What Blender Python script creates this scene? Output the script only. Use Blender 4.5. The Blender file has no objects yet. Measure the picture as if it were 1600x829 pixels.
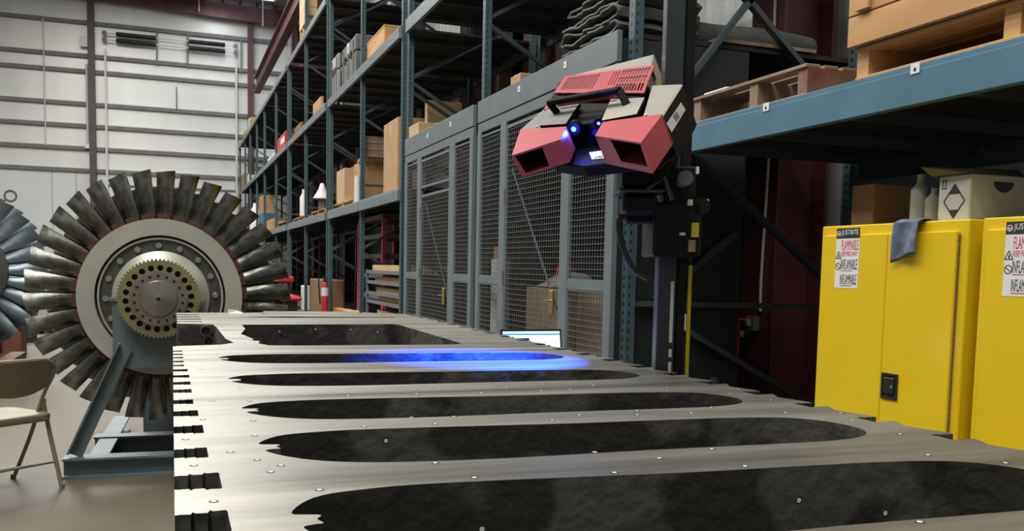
import bpy, bmesh, math, random
from mathutils import Vector, Matrix, noise

S = bpy.context.scene
COL = S.collection
V = Vector
random.seed(7)

# ------------------------------------------------------------------ camera
FPX, CYPX = 1422.9, 537.1
YAW, PITCH, ROLL = .357764, .0829985, -.0204544
EYE = V((0, 0, 1.4))
_cy, _sy, _cp, _sp = math.cos(YAW), math.sin(YAW), math.cos(PITCH), math.sin(PITCH)
_f = V((_sy*_cp, _cy*_cp, -_sp)); _r = V((_cy, -_sy, 0)); _d = _f.cross(_r)
_cr, _sr = math.cos(ROLL), math.sin(ROLL)
CR = _r*_cr + _d*_sr; CD = _d*_cr - _r*_sr; CF = _f
cd = bpy.data.cameras.new('camera'); cam = bpy.data.objects.new('camera', cd); COL.objects.link(cam)
cd.sensor_width = 36; cd.lens = FPX*36/1600; cd.shift_y = (CYPX-414.5)/1600; cd.clip_end = 200; cd.clip_start = .05
m = Matrix.Identity(4)
for i in range(3):
    m[i][0] = CR[i]; m[i][1] = -CD[i]; m[i][2] = -CF[i]; m[i][3] = EYE[i]
cam.matrix_world = m
S.camera = cam

# ------------------------------------------------------------------ world, lights, exposure
w = bpy.data.worlds.new('world'); S.world = w; w.use_nodes = True
w.node_tree.nodes['Background'].inputs[0].default_value = (.85, .93, 1, 1)
w.node_tree.nodes['Background'].inputs[1].default_value = .25
S.view_settings.view_transform = 'Standard'; S.view_settings.look = 'None'
S.view_settings.exposure = 0.0; S.view_settings.gamma = 1

def area(name, loc, sx, sy, power, col=(1, 1, 1), rot=(0, 0, 0), spread=180):
    l = bpy.data.lights.new(name, 'AREA'); l.shape = 'RECTANGLE'; l.size = sx; l.size_y = sy
    l.energy = power; l.color = col; l.spread = math.radians(spread)
    o = bpy.data.objects.new(name, l); COL.objects.link(o); o.location = loc; o.rotation_euler = rot
    return o
# translucent roof lights: long strips of daylight let into the roof over the aisle
for x, p in ((-6.4, 3300), (-3.9, 3900), (-1.6, 4300)):
    area('roof_light', (x, 18, 15.75), 1.1, 56, p, (1, .98, .925))
area('roof_light', (2.6, 46, 15.7), 1.1, 16, 700, (.93, .97, 1))

# ------------------------------------------------------------------ helpers: pixels to points on known planes
def ray(x, y): return CR*((x-800)/FPX) + CD*((y-CYPX)/FPX) + CF
def PX(x, y, X): d = ray(x, y); return EYE + d*(X/d.x)
def PY(x, y, Y): d = ray(x, y); return EYE + d*(Y/d.y)
def PZ(x, y, Z): d = ray(x, y); return EYE + d*((Z-EYE.z)/d.z)
def PP(x, y, p, n): d = ray(x, y); return EYE + d*((p-EYE).dot(n)/d.dot(n))
def PD(x, y, zc): return EYE + ray(x, y)*zc

# ------------------------------------------------------------------ materials
MATS = {}
def mat(name, col, rough=.5, metal=0., var=.12, scale=4., bump=0., stretch=(1, 1, 1), col2=None, emit=0., lo=.35, hi=.65, detail=4, bscale=None, spec=.5, rvar=0., coat=0.):
    m = bpy.data.materials.new(name); m.use_nodes = True; nt = m.node_tree; N = nt.nodes; L = nt.links
    b = N['Principled BSDF']
    b.inputs['Roughness'].default_value = rough; b.inputs['Metallic'].default_value = metal
    b.inputs['Specular IOR Level'].default_value = spec
    if coat: b.inputs['Coat Weight'].default_value = coat; b.inputs['Coat Roughness'].default_value = .15
    c = V(col)
    if var or col2:
        tc = N.new('ShaderNodeTexCoord'); mp = N.new('ShaderNodeMapping'); mp.inputs['Scale'].default_value = stretch
        L.new(tc.outputs['Object'], mp.inputs['Vector'])
        nz = N.new('ShaderNodeTexNoise'); nz.inputs['Scale'].default_value = scale; nz.inputs['Detail'].default_value = detail
        L.new(mp.outputs[0], nz.inputs['Vector'])
        rp = N.new('ShaderNodeValToRGB'); e = rp.color_ramp.elements
        e[0].position = lo; e[1].position = hi
        a = c*(1-var); z = V(col2) if col2 else c*(1+var)
        e[0].color = (*a, 1); e[1].color = (*z, 1)
        L.new(nz.outputs['Fac'], rp.inputs['Fac']); L.new(rp.outputs['Color'], b.inputs['Base Color'])
        if rvar:
            mr = N.new('ShaderNodeMapRange'); mr.inputs['From Min'].default_value = lo; mr.inputs['From Max'].default_value = hi
            mr.inputs['To Min'].default_value = rough-rvar; mr.inputs['To Max'].default_value = rough+rvar
            L.new(nz.outputs['Fac'], mr.inputs['Value']); L.new(mr.outputs[0], b.inputs['Roughness'])
        if bump:
            n2 = nz
            if bscale:
                n2 = N.new('ShaderNodeTexNoise'); n2.inputs['Scale'].default_value = bscale; L.new(mp.outputs[0], n2.inputs['Vector'])
            bp = N.new('ShaderNodeBump'); bp.inputs['Strength'].default_value = bump; bp.inputs['Distance'].default_value = .02
            L.new(n2.outputs['Fac'], bp.inputs['Height']); L.new(bp.outputs[0], b.inputs['Normal'])
    else:
        b.inputs['Base Color'].default_value = (*c, 1)
    if emit:
        b.inputs['Emission Color'].default_value = (*c, 1); b.inputs['Emission Strength'].default_value = emit
    MATS[name] = m
    return m

def post_mat(name, col, dark):
    """painted upright with two rows of punched slots"""
    m = mat(name, col, .45, 0, .1, 6); nt = m.node_tree; N = nt.nodes; L = nt.links; b = N['Principled BSDF']
    src = b.inputs['Base Color'].links[0].from_socket
    tc = N.new('ShaderNodeTexCoord'); sp = N.new('ShaderNodeSeparateXYZ'); L.new(tc.outputs['Object'], sp.inputs[0])
    def mt(op, a, bb=None):
        n = N.new('ShaderNodeMath'); n.operation = op
        for k, q in enumerate((a, bb)):
            if q is None: continue
            if isinstance(q, (int, float)): n.inputs[k].default_value = q
            else: L.new(q, n.inputs[k])
        return n.outputs[0]
    fz = mt('LESS_THAN', mt('FRACT', mt('MULTIPLY', sp.outputs['Z'], 1/.075)), .42)
    ax, ay = mt('ABSOLUTE', sp.outputs['X']), mt('ABSOLUTE', sp.outputs['Y'])
    m1 = mt('MULTIPLY', mt('LESS_THAN', ay, .014), mt('GREATER_THAN', ax, .034))
    m2 = mt('MULTIPLY', mt('LESS_THAN', mt('ABSOLUTE', mt('ADD', sp.outputs['X'], .012)), .008), mt('GREATER_THAN', ay, .045))
    f = mt('MULTIPLY', fz, mt('MAXIMUM', m1, m2))
    mx = N.new('ShaderNodeMix'); mx.data_type = 'RGBA'; L.new(f, mx.inputs['Factor']); L.new(src, mx.inputs['A']); mx.inputs['B'].default_value = (*dark, 1)
    L.new(mx.outputs['Result'], b.inputs['Base Color'])
    return m

post_mat('post', (.050, .088, .108), (.006, .008, .010))
mat('rack_blue', (.070, .165, .230), .42, 0, .10, 3)
mat('rack_grey', (.155, .185, .205), .45, 0, .10, 3)
mat('rack_dark', (.038, .056, .066), .5, 0, .12, 3)
mat('deck', (.014, .013, .012), .8, 0, .3, 6)
mat('cage_grey', (.140, .170, .190), .42, 0, .08, 3)
mat('wire', (.17, .17, .168), .45, .4, .05, 3)
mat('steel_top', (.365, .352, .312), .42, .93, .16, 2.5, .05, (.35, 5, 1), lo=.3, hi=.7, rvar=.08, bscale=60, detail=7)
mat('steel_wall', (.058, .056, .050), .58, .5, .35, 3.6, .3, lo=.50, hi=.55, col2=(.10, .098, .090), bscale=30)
mat('floor', (.105, .090, .066), .52, 0, .28, .9, .06, spec=.3, lo=.3, hi=.7, rvar=.10, bscale=25, detail=7)
mat('insulation', (.64, .64, .615), .38, .15, .07, .5, .10, (1, 1, .3), bscale=3)
mat('wall_brown', (.075, .055, .055), .55, 0, .15, 2)
mat('skylight', (.80, .90, 1.0), .4, 0, .12, .6, emit=1.0)
mat('side_sheet', (.011, .016, .018), .55, 0, .12, 2)  # dark cage sheeting; also stands in for shade behind racks and cages
mat('wainscot', (.66, .68, .66), .5, 0, .04, .6)
mat('silver_wall', (.50, .51, .50), .30, .5, .2, 1.6, .8, (1, 3, .25), bscale=5)
mat('roof_sheet', (.62, .66, .68), .35, .2, .1, .5, .15, bscale=2)
mat('plain_wall', (.20, .20, .19), .7, 0, .06, .4)
mat('girt', (.16, .15, .145), .6, 0, .12, 2)
mat('red_steel', (.095, .026, .031), .5, 0, .2, 2)
mat('pipe_white', (.62, .62, .60), .5, 0, .05, 2)
mat('black', (.012, .012, .013), .45, 0, .1, 6)
mat('black_gloss', (.010, .010, .011), .22, 0, .1, 6)
mat('yellow', (.72, .50, .008), .32, 0, .03, 1.5, coat=.3)
mat('box_white_shaded', (.40, .40, .385), .7, 0, .08, 3)  # white greyed down, carries the shade under the rack beam
mat('jug_white_shaded', (.26, .27, .255), .5, 0, .08, 3)  # jug plastic darkened for the same shade under the beam
mat('white', (.70, .70, .70), .5, 0, .03, 3)
mat('ink', (.015, .015, .018), .6, 0, 0)
mat('ink_red', (.55, .02, .08), .6, 0, 0)
mat('carton', (.42, .255, .125), .8, 0, .08, 3, .05)
mat('carton_grey', (.27, .205, .140), .8, 0, .1, 3, .05)
mat('carton_pale', (.50, .345, .185), .8, 0, .08, 3, .05)
mat('carton_dark', (.20, .115, .060), .8, 0, .12, 3)
mat('wood', (.52, .285, .105), .6, 0, .16, 5, .1, (1, .15, 1))
mat('wood_x', (.50, .275, .105), .6, 0, .16, 5, .1, (.15, 1, 1))
mat('wood_pale', (.56, .40, .20), .65, 0, .15, 5, .1, (1, .2, 1))
mat('wood_grey', (.24, .165, .115), .75, 0, .25, 5, .1, (1, .15, 1))
mat('wood_red', (.26, .075, .055), .75, 0, .35, 5, .1, col2=(.24, .16, .12))
mat('tarp', (.060, .063, .060), .7, 0, .2, 8, .2)
mat('pink_red', (.42, .060, .078), .38, 0, .05, 8)
mat('pink_dark', (.10, .012, .018), .6, 0, .05, 8)
mat('brushed', (.55, .53, .47), .34, .75, .08, 10, 0, (1, .1, 1))
mat('grey_plate', (.17, .17, .165), .42, .5, .08, 10)
mat('scan_black', (.004, .004, .0045), .55, 0, .1, 8, spec=.08)
mat('stand_slate', (.030, .038, .048), .42, .2, .1, 8)
mat('stand_black', (.007, .007, .008), .5, 0, .15, 8, spec=.2)
mat('tape_yellow', (.45, .36, .015), .5, 0, .06, 8)
mat('lens_glass', (.02, .04, .5), .1, 0, 0)
mat('lens_lit', (.02, .06, 1.0), .3, 0, 0, emit=14)
mat('blade', (.155, .155, .140), .29, 1, .72, 9, .35, (1, 1, .5), lo=.40, hi=.64, rvar=.09)
mat('blade_blue', (.22, .27, .32), .40, .8, .3, 5, .1, lo=.35, hi=.65)
mat('rotor_grey', (.43, .425, .375), .45, .2, .08, 4, .03)
mat('rotor_dark', (.105, .105, .098), .45, .6, .15, 6)
mat('rotor_pale', (.47, .47, .40), .42, .45, .06, 4)
mat('rust', (.085, .032, .025), .6, .2, .4, 14)
mat('gear', (.34, .31, .17), .38, .7, .12, 12)
mat('hub', (.33, .31, .27), .33, .85, .10, 10)
mat('bolt', (.40, .40, .37), .35, .8, .05, 6)
mat('stand_blue', (.125, .168, .185), .45, 0, .12, 5)
mat('chair_tan', (.25, .21, .15), .40, .2, .10, 7)
mat('case_grey', (.13, .135, .135), .5, 0, .12, 5)
mat('case_pale', (.27, .275, .275), .5, 0, .08, 5)
mat('red_paint', (.50, .025, .035), .4, 0, .08, 6)
mat('pink_paint', (.55, .05, .13), .45, 0, .05, 6)
mat('orange_steel', (.16, .055, .035), .6, 0, .2, 6)
mat('bin_dark', (.055, .062, .065), .6, 0, .15, 5)
mat('blue_bin', (.06, .13, .22), .5, 0, .1, 5)
mat('rag', (.11, .135, .20), .9, 0, .3, 14, .3)
mat('screen', (.62, .88, .97), .5, 0, 0, emit=1.15)
mat('screen_bar', (.04, .30, .62), .5, 0, 0, emit=.9)
mat('screen_dark', (.03, .04, .08), .5, 0, 0, emit=.3)
mat('cord_red', (.62, .035, .02), .5, 0, 0)
mat('cable', (.012, .012, .013), .5, 0, 0)
mat('brass', (.45, .33, .12), .35, .8, .05, 6)
mat('grey_box', (.14, .14, .14), .5, 0, .1, 5)

# ------------------------------------------------------------------ mesh builder and tagging
WL = {}
class MB:
    def __init__(s): s.v = []; s.f = []; s.m = []
    def add(s, vs, fs, m=0):
        o = len(s.v); s.v += [V(p) for p in vs]
        for f in fs: s.f.append([o+i for i in f]); s.m.append(m)
        return s
    def box(s, lo, hi, m=0):
        x0, y0, z0 = lo; x1, y1, z1 = hi
        return s.hexa([(x0,y0,z0),(x1,y0,z0),(x1,y1,z0),(x0,y1,z0),(x0,y0,z1),(x1,y0,z1),(x1,y1,z1),(x0,y1,z1)], m)
    def hexa(s, p, m=0, mtop=None):
        s.add(p, [(0,3,2,1),(0,1,5,4),(1,2,6,5),(2,3,7,6),(3,0,4,7)], m)
        n = len(s.v)-8; s.f.append([n+4,n+5,n+6,n+7]); s.m.append(m if mtop is None else mtop); return s
    def obox(s, c, ex, ey, ez, m=0):
        c = V(c); p = [c-ex-ey-ez, c+ex-ey-ez, c+ex+ey-ez, c-ex+ey-ez, c-ex-ey+ez, c+ex-ey+ez, c+ex+ey+ez, c-ex+ey+ez]
        return s.hexa(p, m)
    def bar(s, a, b, w, h, up=(0, 0, 1), m=0):
        a = V(a); b = V(b); d = (b-a); L = d.length; d.normalize(); up = V(up)
        if abs(d.dot(up)) > .99: up = V((1, 0, 0))
        x = d.cross(up).normalized(); y = x.cross(d).normalized()
        return s.obox((a+b)/2, x*(w/2), d*(L/2), y*(h/2), m)
    def prism(s, poly, vec, m=0, mtop=None):
        n = len(poly); vec = V(vec); P = [V(p) for p in poly]; Q = [p+vec for p in P]
        o = len(s.v); s.v += P+Q
        s.f.append([o+i for i in range(n)]); s.m.append(m if mtop is None else mtop)
        s.f.append([o+n+i for i in reversed(range(n))]); s.m.append(m)
        for i in range(n):
            j = (i+1) % n; s.f.append([o+i, o+n+i, o+n+j, o+j]); s.m.append(m)
        return s
    def cyl(s, a, b, r, n=12, r2=None, m=0, caps=True):
        a = V(a); b = V(b); d = (b-a).normalized(); r2 = r if r2 is None else r2
        u = d.orthogonal().normalized(); w_ = d.cross(u); o = len(s.v)
        for p, rr in ((a, r), (b, r2)):
            for i in range(n):
                t = 2*math.pi*i/n; s.v.append(p+u*(rr*math.cos(t))+w_*(rr*math.sin(t)))
        for i in range(n):
            j = (i+1) % n; s.f.append([o+i, o+j, o+n+j, o+n+i]); s.m.append(m)
        if caps:
            s.f.append([o+i for i in reversed(range(n))]); s.m.append(m); s.f.append([o+n+i for i in range(n)]); s.m.append(m)
        return s
    def tube(s, pts, r, n=8, m=0):
        pts = [V(p) for p in pts]; o = len(s.v); K = len(pts); u = None
        for k, p in enumerate(pts):
            d = (pts[min(k+1, K-1)]-pts[max(k-1, 0)]).normalized()
            u = d.orthogonal().normalized() if u is None else (u-d*u.dot(d)).normalized()
            w_ = d.cross(u); rr = r[k] if isinstance(r, (list, tuple)) else r
            for i in range(n):
                t = 2*math.pi*i/n; s.v.append(p+u*(rr*math.cos(t))+w_*(rr*math.sin(t)))
        for k in range(K-1):
            for i in range(n):
                j = (i+1) % n; s.f.append([o+k*n+i, o+k*n+j, o+(k+1)*n+j, o+(k+1)*n+i]); s.m.append(m)
        s.f.append([o+i for i in reversed(range(n))]); s.m.append(m)
        s.f.append([o+(K-1)*n+i for i in range(n)]); s.m.append(m)
        return s
    def lathe(s, c, prof, axis='Y', n=64, m=0):
        """prof: (radius, offset along axis)"""
        c = V(c); o = len(s.v); K = len(prof)
        for r, h in prof:
            for i in range(n):
                t = 2*math.pi*i/n; a, b = r*math.cos(t), r*math.sin(t)
                s.v.append(c + (V((a, h, b)) if axis == 'Y' else V((a, b, h))))
        for k in range(K-1):
            for i in range(n):
                j = (i+1) % n; q = [o+k*n+i, o+k*n+j, o+(k+1)*n+j, o+(k+1)*n+i]
                s.f.append(q if axis == 'Y' else q); s.m.append(m)
        return s
    def build(s, name, mats, parent=None, smooth=False, bevel=0, origin=None, kind=None, seg=1):
        if isinstance(mats, str): mats = [mats]
        lo = V([min(p[i] for p in s.v) for i in range(3)]); hi = V([max(p[i] for p in s.v) for i in range(3)])
        c = V(origin) if origin is not None else ((lo+hi)/2 if parent is not None else V(((lo.x+hi.x)/2, (lo.y+hi.y)/2, lo.z)))
        me = bpy.data.meshes.new(name); me.from_pydata([p-c for p in s.v], [], s.f)
        for q in mats: me.materials.append(MATS[q])
        for p, k in zip(me.polygons, s.m): p.material_index = k
        bm = bmesh.new(); bm.from_mesh(me); bmesh.ops.recalc_face_normals(bm, faces=bm.faces); bm.to_mesh(me); bm.free()
        if smooth:
            for p in me.polygons: p.use_smooth = True
            me.set_sharp_from_angle(angle=math.radians(38))
        return link(name, me, c, parent, bevel, kind, seg)

def link(name, me, c, parent=None, bevel=0, kind=None, seg=1, rot=None):
    o = bpy.data.objects.new(name, me); COL.objects.link(o)
    WL[o.name] = V(c)
    if parent is not None: o.parent = parent; o.location = V(c)-WL[parent.name]
    else: o.location = c
    if rot: o.rotation_euler = rot
    if bevel:
        b = o.modifiers.new('bevel', 'BEVEL'); b.width = bevel; b.segments = seg; b.limit_method = 'ANGLE'
    if kind: o['kind'] = kind
    return o
def tag(o, label, cat, group=None):
    o['label'] = label; o['category'] = cat
    if group: o['group'] = group
    return o
def thing(name, loc, label, cat, group=None):
    o = bpy.data.objects.new(name, None); COL.objects.link(o); o.location = loc; WL[o.name] = V(loc); o.empty_display_size = .1
    return tag(o, label, cat, group)
def struct(o): o['kind'] = 'structure'; return o
def inst(o, name, c, parent, rot=None):
    return link(name, o.data, c, parent, rot=rot)
def outline(name, loops, frame, thick, mats, parent=None, bevel=0, mi=(0, 1), origin=None, kind=None):
    """flat plate with holes: loops of 2-D points, frame = (origin, ex, ey, en); extruded by thick along -en"""
    cu = bpy.data.curves.new('t', 'CURVE'); cu.dimensions = '2D'; cu.fill_mode = 'BOTH'; cu.extrude = thick/2
    for lp in loops:
        sp = cu.splines.new('POLY'); sp.points.add(len(lp)-1); sp.use_cyclic_u = True
        for p, q in zip(sp.points, lp): p.co = (q[0], q[1], 0, 1)
    ob = bpy.data.objects.new('t', cu); COL.objects.link(ob)
    dg = bpy.context.evaluated_depsgraph_get(); me = bpy.data.meshes.new_from_object(ob.evaluated_get(dg))
    bpy.data.objects.remove(ob); bpy.data.curves.remove(cu)
    o, ex, ey, en = frame; b = MB(); b.v = [o+ex*q.co.x+ey*q.co.y+en*(q.co.z-thick/2) for q in me.vertices]
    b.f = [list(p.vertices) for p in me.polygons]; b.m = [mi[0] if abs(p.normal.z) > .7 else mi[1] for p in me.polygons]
    bpy.data.meshes.remove(me)
    return b.build(name, mats, parent, bevel=bevel, origin=origin, kind=kind)
def text(name, s, ht, o, ex, ey, m, parent, width=None, thick=.0006):
    cu = bpy.data.curves.new('t', 'FONT'); cu.body = s; cu.size = 1; cu.extrude = .5; cu.resolution_u = 3
    ob = bpy.data.objects.new('t', cu); COL.objects.link(ob)
    dg = bpy.context.evaluated_depsgraph_get(); me = bpy.data.meshes.new_from_object(ob.evaluated_get(dg))
    bpy.data.objects.remove(ob); bpy.data.curves.remove(cu)
    vs = me.vertices; x0 = min(q.co.x for q in vs); x1 = max(q.co.x for q in vs); y0 = min(q.co.y for q in vs); y1 = max(q.co.y for q in vs)
    ky = ht/(y1-y0); kx = width/(x1-x0) if width else ky; en = ex.cross(ey)
    b = MB(); b.v = [o+ex*((q.co.x-x0)*kx)+ey*((q.co.y-y0)*ky)+en*((q.co.z+.5)*thick) for q in vs]
    b.f = [list(p.vertices) for p in me.polygons]; b.m = [0]*len(b.f); bpy.data.meshes.remove(me)
    return b.build(name, m, parent)
def bez(p, n=16):
    """smooth curve through points (Catmull-Rom)"""
    p = [V(q) for q in p]; q = [p[0]*2-p[1]]+p+[p[-1]*2-p[-2]]; out = []
    for i in range(1, len(q)-2):
        for k in range(n):
            t = k/n; a, b, c, d = q[i-1], q[i], q[i+1], q[i+2]
            out.append(.5*((2*b)+(c-a)*t+(2*a-5*b+4*c-d)*t*t+(3*b-a-3*c+d)*t**3))
    return out+[p[-1]]
# ================================================================== SETTING
struct(MB().box((-14, -9, -.1), (7.1, 56.2, 0)).build('floor', 'floor', origin=(0, 20, 0)))
WF = 56.0
wf = struct(MB().box((-14, WF, 0), (7.1, WF+.2, 17)).build('wall_far', 'insulation'))
GZ = (14.23, 12.46, 11.63, 9.88, 8.69, 7.47, 6.28)
for z in GZ:                                                      # wall girts with a dark under-flange
    MB().box((-14, WF-.2, z-.10), (6.4, WF, z+.10)).build('girt', 'girt', wf)
    MB().box((-14, WF-.2, z+.10), (6.4, WF, z+.14)).build('girt_flange', 'pipe_white', wf)
MB().box((-14, WF-.06, 0), (-4.1, WF, 6.2)).build('wainscot_panel', 'wainscot', wf)
MB().box((-3.3, WF-.06, 0), (3.5, WF, 6.2)).build('wainscot_panel', 'wainscot', wf)
for z in (5.55, 4.6): MB().box((-3.3, WF-.14, z-.05), (3.5, WF-.06, z+.05)).build('door_rail', 'girt', wf)
for x in (-12.1, -9.2, -6.1, -4.9): MB().box((x-.012, WF-.075, 0), (x+.012, WF-.06, 6.2)).build('panel_joint', 'girt', wf)
MB().box((-4.18, WF-.5, 0), (-3.84, WF-.2, 16)).build('wall_post', 'wall_brown', wf)
MB().box((4.2, WF-.45, 0), (4.5, WF-.2, 15.5)).build('wall_post', 'red_steel', wf)
MB().box((-3.37, WF-.4, 0), (-3.27, WF-.2, 12.9)).build('door_track', 'pipe_white', wf)
MB().box((3.51, WF-.4, 0), (3.61, WF-.2, 12.9)).build('door_track', 'pipe_white', wf)
for x in (-.68, .95, 3.85): MB().box((x-.04, WF-.25, 12.3), (x+.04, WF-.2, 14.2)).build('stud', 'girt', wf)
MB().cyl((.33, WF-.25, 9.9), (.33, WF-.25, 11.2), .03, 6).build('drop_rod', 'girt', wf)
MB().cyl((-6.35, WF-.24, 7.5), (-6.35, WF-.24, 14.2), .03, 8).build('conduit', 'pipe_white', wf)
MB().cyl((-4.26, WF-.3, 7.6), (-4.26, WF-.3, 12), .06, 8).build('conduit', 'pipe_white', wf)
for z, a in ((7.6, .14), (13.2, .3)): MB().box((-4.26-a, WF-.45, z-a), (-4.26+a*.8, WF-.25, z+a*.8)).build('junction_box', 'pipe_white', wf)
# counterbalance springs of the tall door
for zz, lbl in ((13.72, 'upper'), (13.36, 'lower')):
    t = thing('spring_shaft', (0, WF-.45, zz), lbl+' steel shaft with black coil springs over the tall far door', 'door spring', 'door spring shafts on the far wall')
    MB().cyl((-3.3, WF-.45, zz), (3.5, WF-.45, zz), .035, 8).build('shaft', 'pipe_white', t)
    for x0, x1 in ((-2.75, -.72), (1.0, 2.95)):
        pts = [V((x0+(x1-x0)*k/40, WF-.45, zz)) for k in range(41)]
        MB().tube(pts, [.135 if k % 2 else .115 for k in range(41)], 10).build('coil_spring', 'black', t)
    for x in (-3.34, 3.54): MB().cyl((x, WF-.5, zz), (x, WF-.4, zz), .13, 14).build('cable_drum', 'girt', t)
ring = MB().tube([V((-8.12+.28*math.cos(a), WF-.09, 4.73+.28*math.sin(a))) for a in [2*math.pi*k/24 for k in range(25)]], .05, 6)
tag(ring.build('wall_ring', 'girt'), 'small dark ring mounted on the white panel of the far wall', 'ring')

wr = struct(MB().box((6.9, -9, 0), (7.1, WF, 17)).build('wall_right', 'silver_wall'))
MB().box((6.86, 3.6, 0), (6.9, 8.0, 3.4)).build('shade_sheet', 'side_sheet', wr)  # dark sheets added over the silver wall as deep shade behind the racks
MB().box((6.86, 8.9, 0), (6.9, 50, 3.1)).build('shade_sheet', 'side_sheet', wr)
struct(MB().box((-14.2, -9, 0), (-14, WF, 17)).build('wall_left', 'plain_wall'))
struct(MB().box((-14, -9.2, 0), (7.1, -9, 17)).build('wall_back', 'plain_wall'))
roof = MB().box((-14, -9, 16.35), (7.1, WF+.2, 16.5)).build('ceiling', 'roof_sheet', origin=(0, 20, 16.35)); struct(roof)
pl = MB().box((0-.05, 20, 16.1), (.05, WF, 16.35)).build('purlin', 'girt', roof)
for i in range(-4, 8):
    x = i*.95
    if i: inst(pl, 'purlin', (x, (20+WF)/2, 16.225), roof)
for x0 in (1.95, 2.9, 3.85, 4.8):
    for y0 in (38, 47): MB().box((x0, y0, 16.30), (x0+.8, y0+8, 16.34)).build('skylight', 'skylight', roof)
raf = MB()
tp = [(-14, 16.35), (6.4, 15.9)]
raf.hexa([(-14,WF-.75,15.75),(6.4,WF-.75,15.02),(6.4,WF-.45,15.02),(-14,WF-.45,15.75),(-14,WF-.75,16.35),(6.4,WF-.75,15.9),(6.4,WF-.45,15.9),(-14,WF-.45,16.35)])
struct(raf.build('trim_1', 'red_steel'))
for x, z0 in ((-1.1, 15.6), (1.55, 15.3), (5.0, 14.9)):
    MB().cyl((x, WF-.9, z0), (x, WF-.9, 16.3), .04, 6).build('sag_rod', 'pipe_white', roof)
# red building columns behind the racks and the crane rail they carry
for y in (8.5, 16.2, 19.6, 26.5, 34.5, 42.5, 50.5):
    b = MB()
    b.box((6.05, y-.29, 0), (6.08, y+.29, 15.8)); b.box((6.08, y-.012, 0), (6.7, y+.012, 15.8)); b.box((6.7, y-.25, 0), (6.74, y+.25, 15.8))
    if 16 < y < 17: b.box((6.05, y-1.0, 3.9), (6.08, y+1.0, 15.8))
    o = b.build('column', 'red_steel'); o.name = 'trim_2'; struct(o)
b = MB(); X0 = 4.15
b.box((X0, 27, 10.35), (X0+.32, 51, 10.39)); b.box((X0+.14, 27, 10.39), (X0+.18, 51, 11.1)); b.box((X0, 27, 11.1), (X0+.32, 51, 11.14))
o = b.build('trim_3', 'red_steel'); struct(o)
b = MB()
b.hexa([(5.2,38,8),(6.3,38,8),(6.3,38.4,8),(5.2,38.4,8),(3.9,38,16),(6.3,38,16),(6.3,38.4,16),(3.9,38.4,16)])
struct(b.build('trim_4', 'red_steel'))

# ================================================================== PALLET RACK
XR, XB = 3.6, 5.95
LA, LB, LC, LG = 2.70, 5.36, 7.90, 3.40
rack = thing('pallet_rack', (4.6, 20, 0), 'long blue-grey steel pallet rack running the whole right side of the hall', 'rack')
FR = [1.5, 6.94, 10.83, 14.68, 15.10, 18.62, 22.55, 22.95, 26.95, 30.75, 31.15, 34.95, 39.4, 43.1, 46.8, 50.1, 53.9]
posts = {}
for i, y in enumerate(FR):
    H = 10.6 if y < 30 else 8.0
    key = H
    for x in (XR, XB-.08):
        if key not in posts:
            # open C section: web facing the aisle, two side flanges
            b = MB(); b.box((x, y-.05, 0), (x+.012, y+.05, H)); b.box((x+.012, y-.05, 0), (x+.085, y-.04, H)); b.box((x+.012, y+.04, 0), (x+.085, y+.05, H))
            posts[key] = b.build('post', 'post', rack, origin=(x+.04, y, H/2))
        else:
            inst(posts[key], 'post', (x+.04, y, H/2), rack)
    fp = MB().box((XR-.04, y-.09, 0), (XR+.13, y+.09, .012)).build('foot_plate', 'rack_dark', rack)
    # zig-zag of the side frame
    mid = (XR+XB)/2
    if i == 1:
        seg = [((XR+.08, 1.12), (XB-.08, 1.10)), ((XR+.38, 2.60), (XB-.08, 1.21)), ((XR+.3, 1.05), (XB-.1, .05)), ((XR+.3, 1.15), (XR+1.1, 1.75)), ((XR+.45, .12), (XR+.95, .45)),
               ((XR+.08, 2.45), (5.2, 4.33)), ((4.2, 4.2), (XB-.06, 2.78))]
    else:
        seg = []; z = .4; k = 0
        while z < H-1.3:
            a, c = (XR+.08, XB-.08) if k % 2 else (XB-.08, XR+.08)
            seg.append(((a, z), (c, z+1.25))); k += 1; z += 1.35
            if k % 2 == 0: seg.append(((XR+.08, z-.08), (XB-.08, z-.08)))
    for (a, za), (c, zc) in seg:
        near = i == 1
        MB().bar((a, y, za), (c, y, zc), .045, .075 if near else .06, (0, 1, 0)).build('brace', 'rack_dark', rack)
def beam(y0, y1, ztop, zbot, m):
    b = MB(); b.box((XR-.055, y0, zbot), (XR, y1, ztop-.035)); b.box((XR-.03, y0, ztop-.035), (XR+.02, y1, ztop))
    b.build('beam', m, rack, bevel=.004)
    MB().box((XB, y0, zbot), (XB+.05, y1, ztop)).build('beam', 'rack_dark', rack)
    n = max(3, int((y1-y0)/.9))
    MB().box((XR+.02, y0+.05, ztop-.045), (XB, y1-.05, ztop-.012)).build('shelf_deck', 'deck', rack)
    for k in range(n):
        y = y0+(y1-y0)*(k+.5)/n
        MB().box((XR+.0, y-.03, ztop-.12), (XB, y+.03, ztop-.046)).build('deck_support', 'rack_dark', rack)
beam(1.5, 6.92, 2.48, 2.27, 'rack_blue')
for a, c in ((1, 2), (2, 3)):
    beam(FR[a]+.02, FR[c]-.02, LB, LB-.24, 'rack_grey')
    MB().box((XR+.10, FR[a]+.06, LG-.05), (XB, FR[c]-.06, LG-.01)).build('shelf_deck', 'deck', rack)
for a, c in ((4, 5), (5, 6), (7, 8), (8, 9), (10, 11), (11, 12), (12, 13), (13, 14), (14, 15), (15, 16)):
    for z in (LA, LB, LC): beam(FR[a]+.02, FR[c]-.02, z, z-.21, 'rack_grey')
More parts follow.
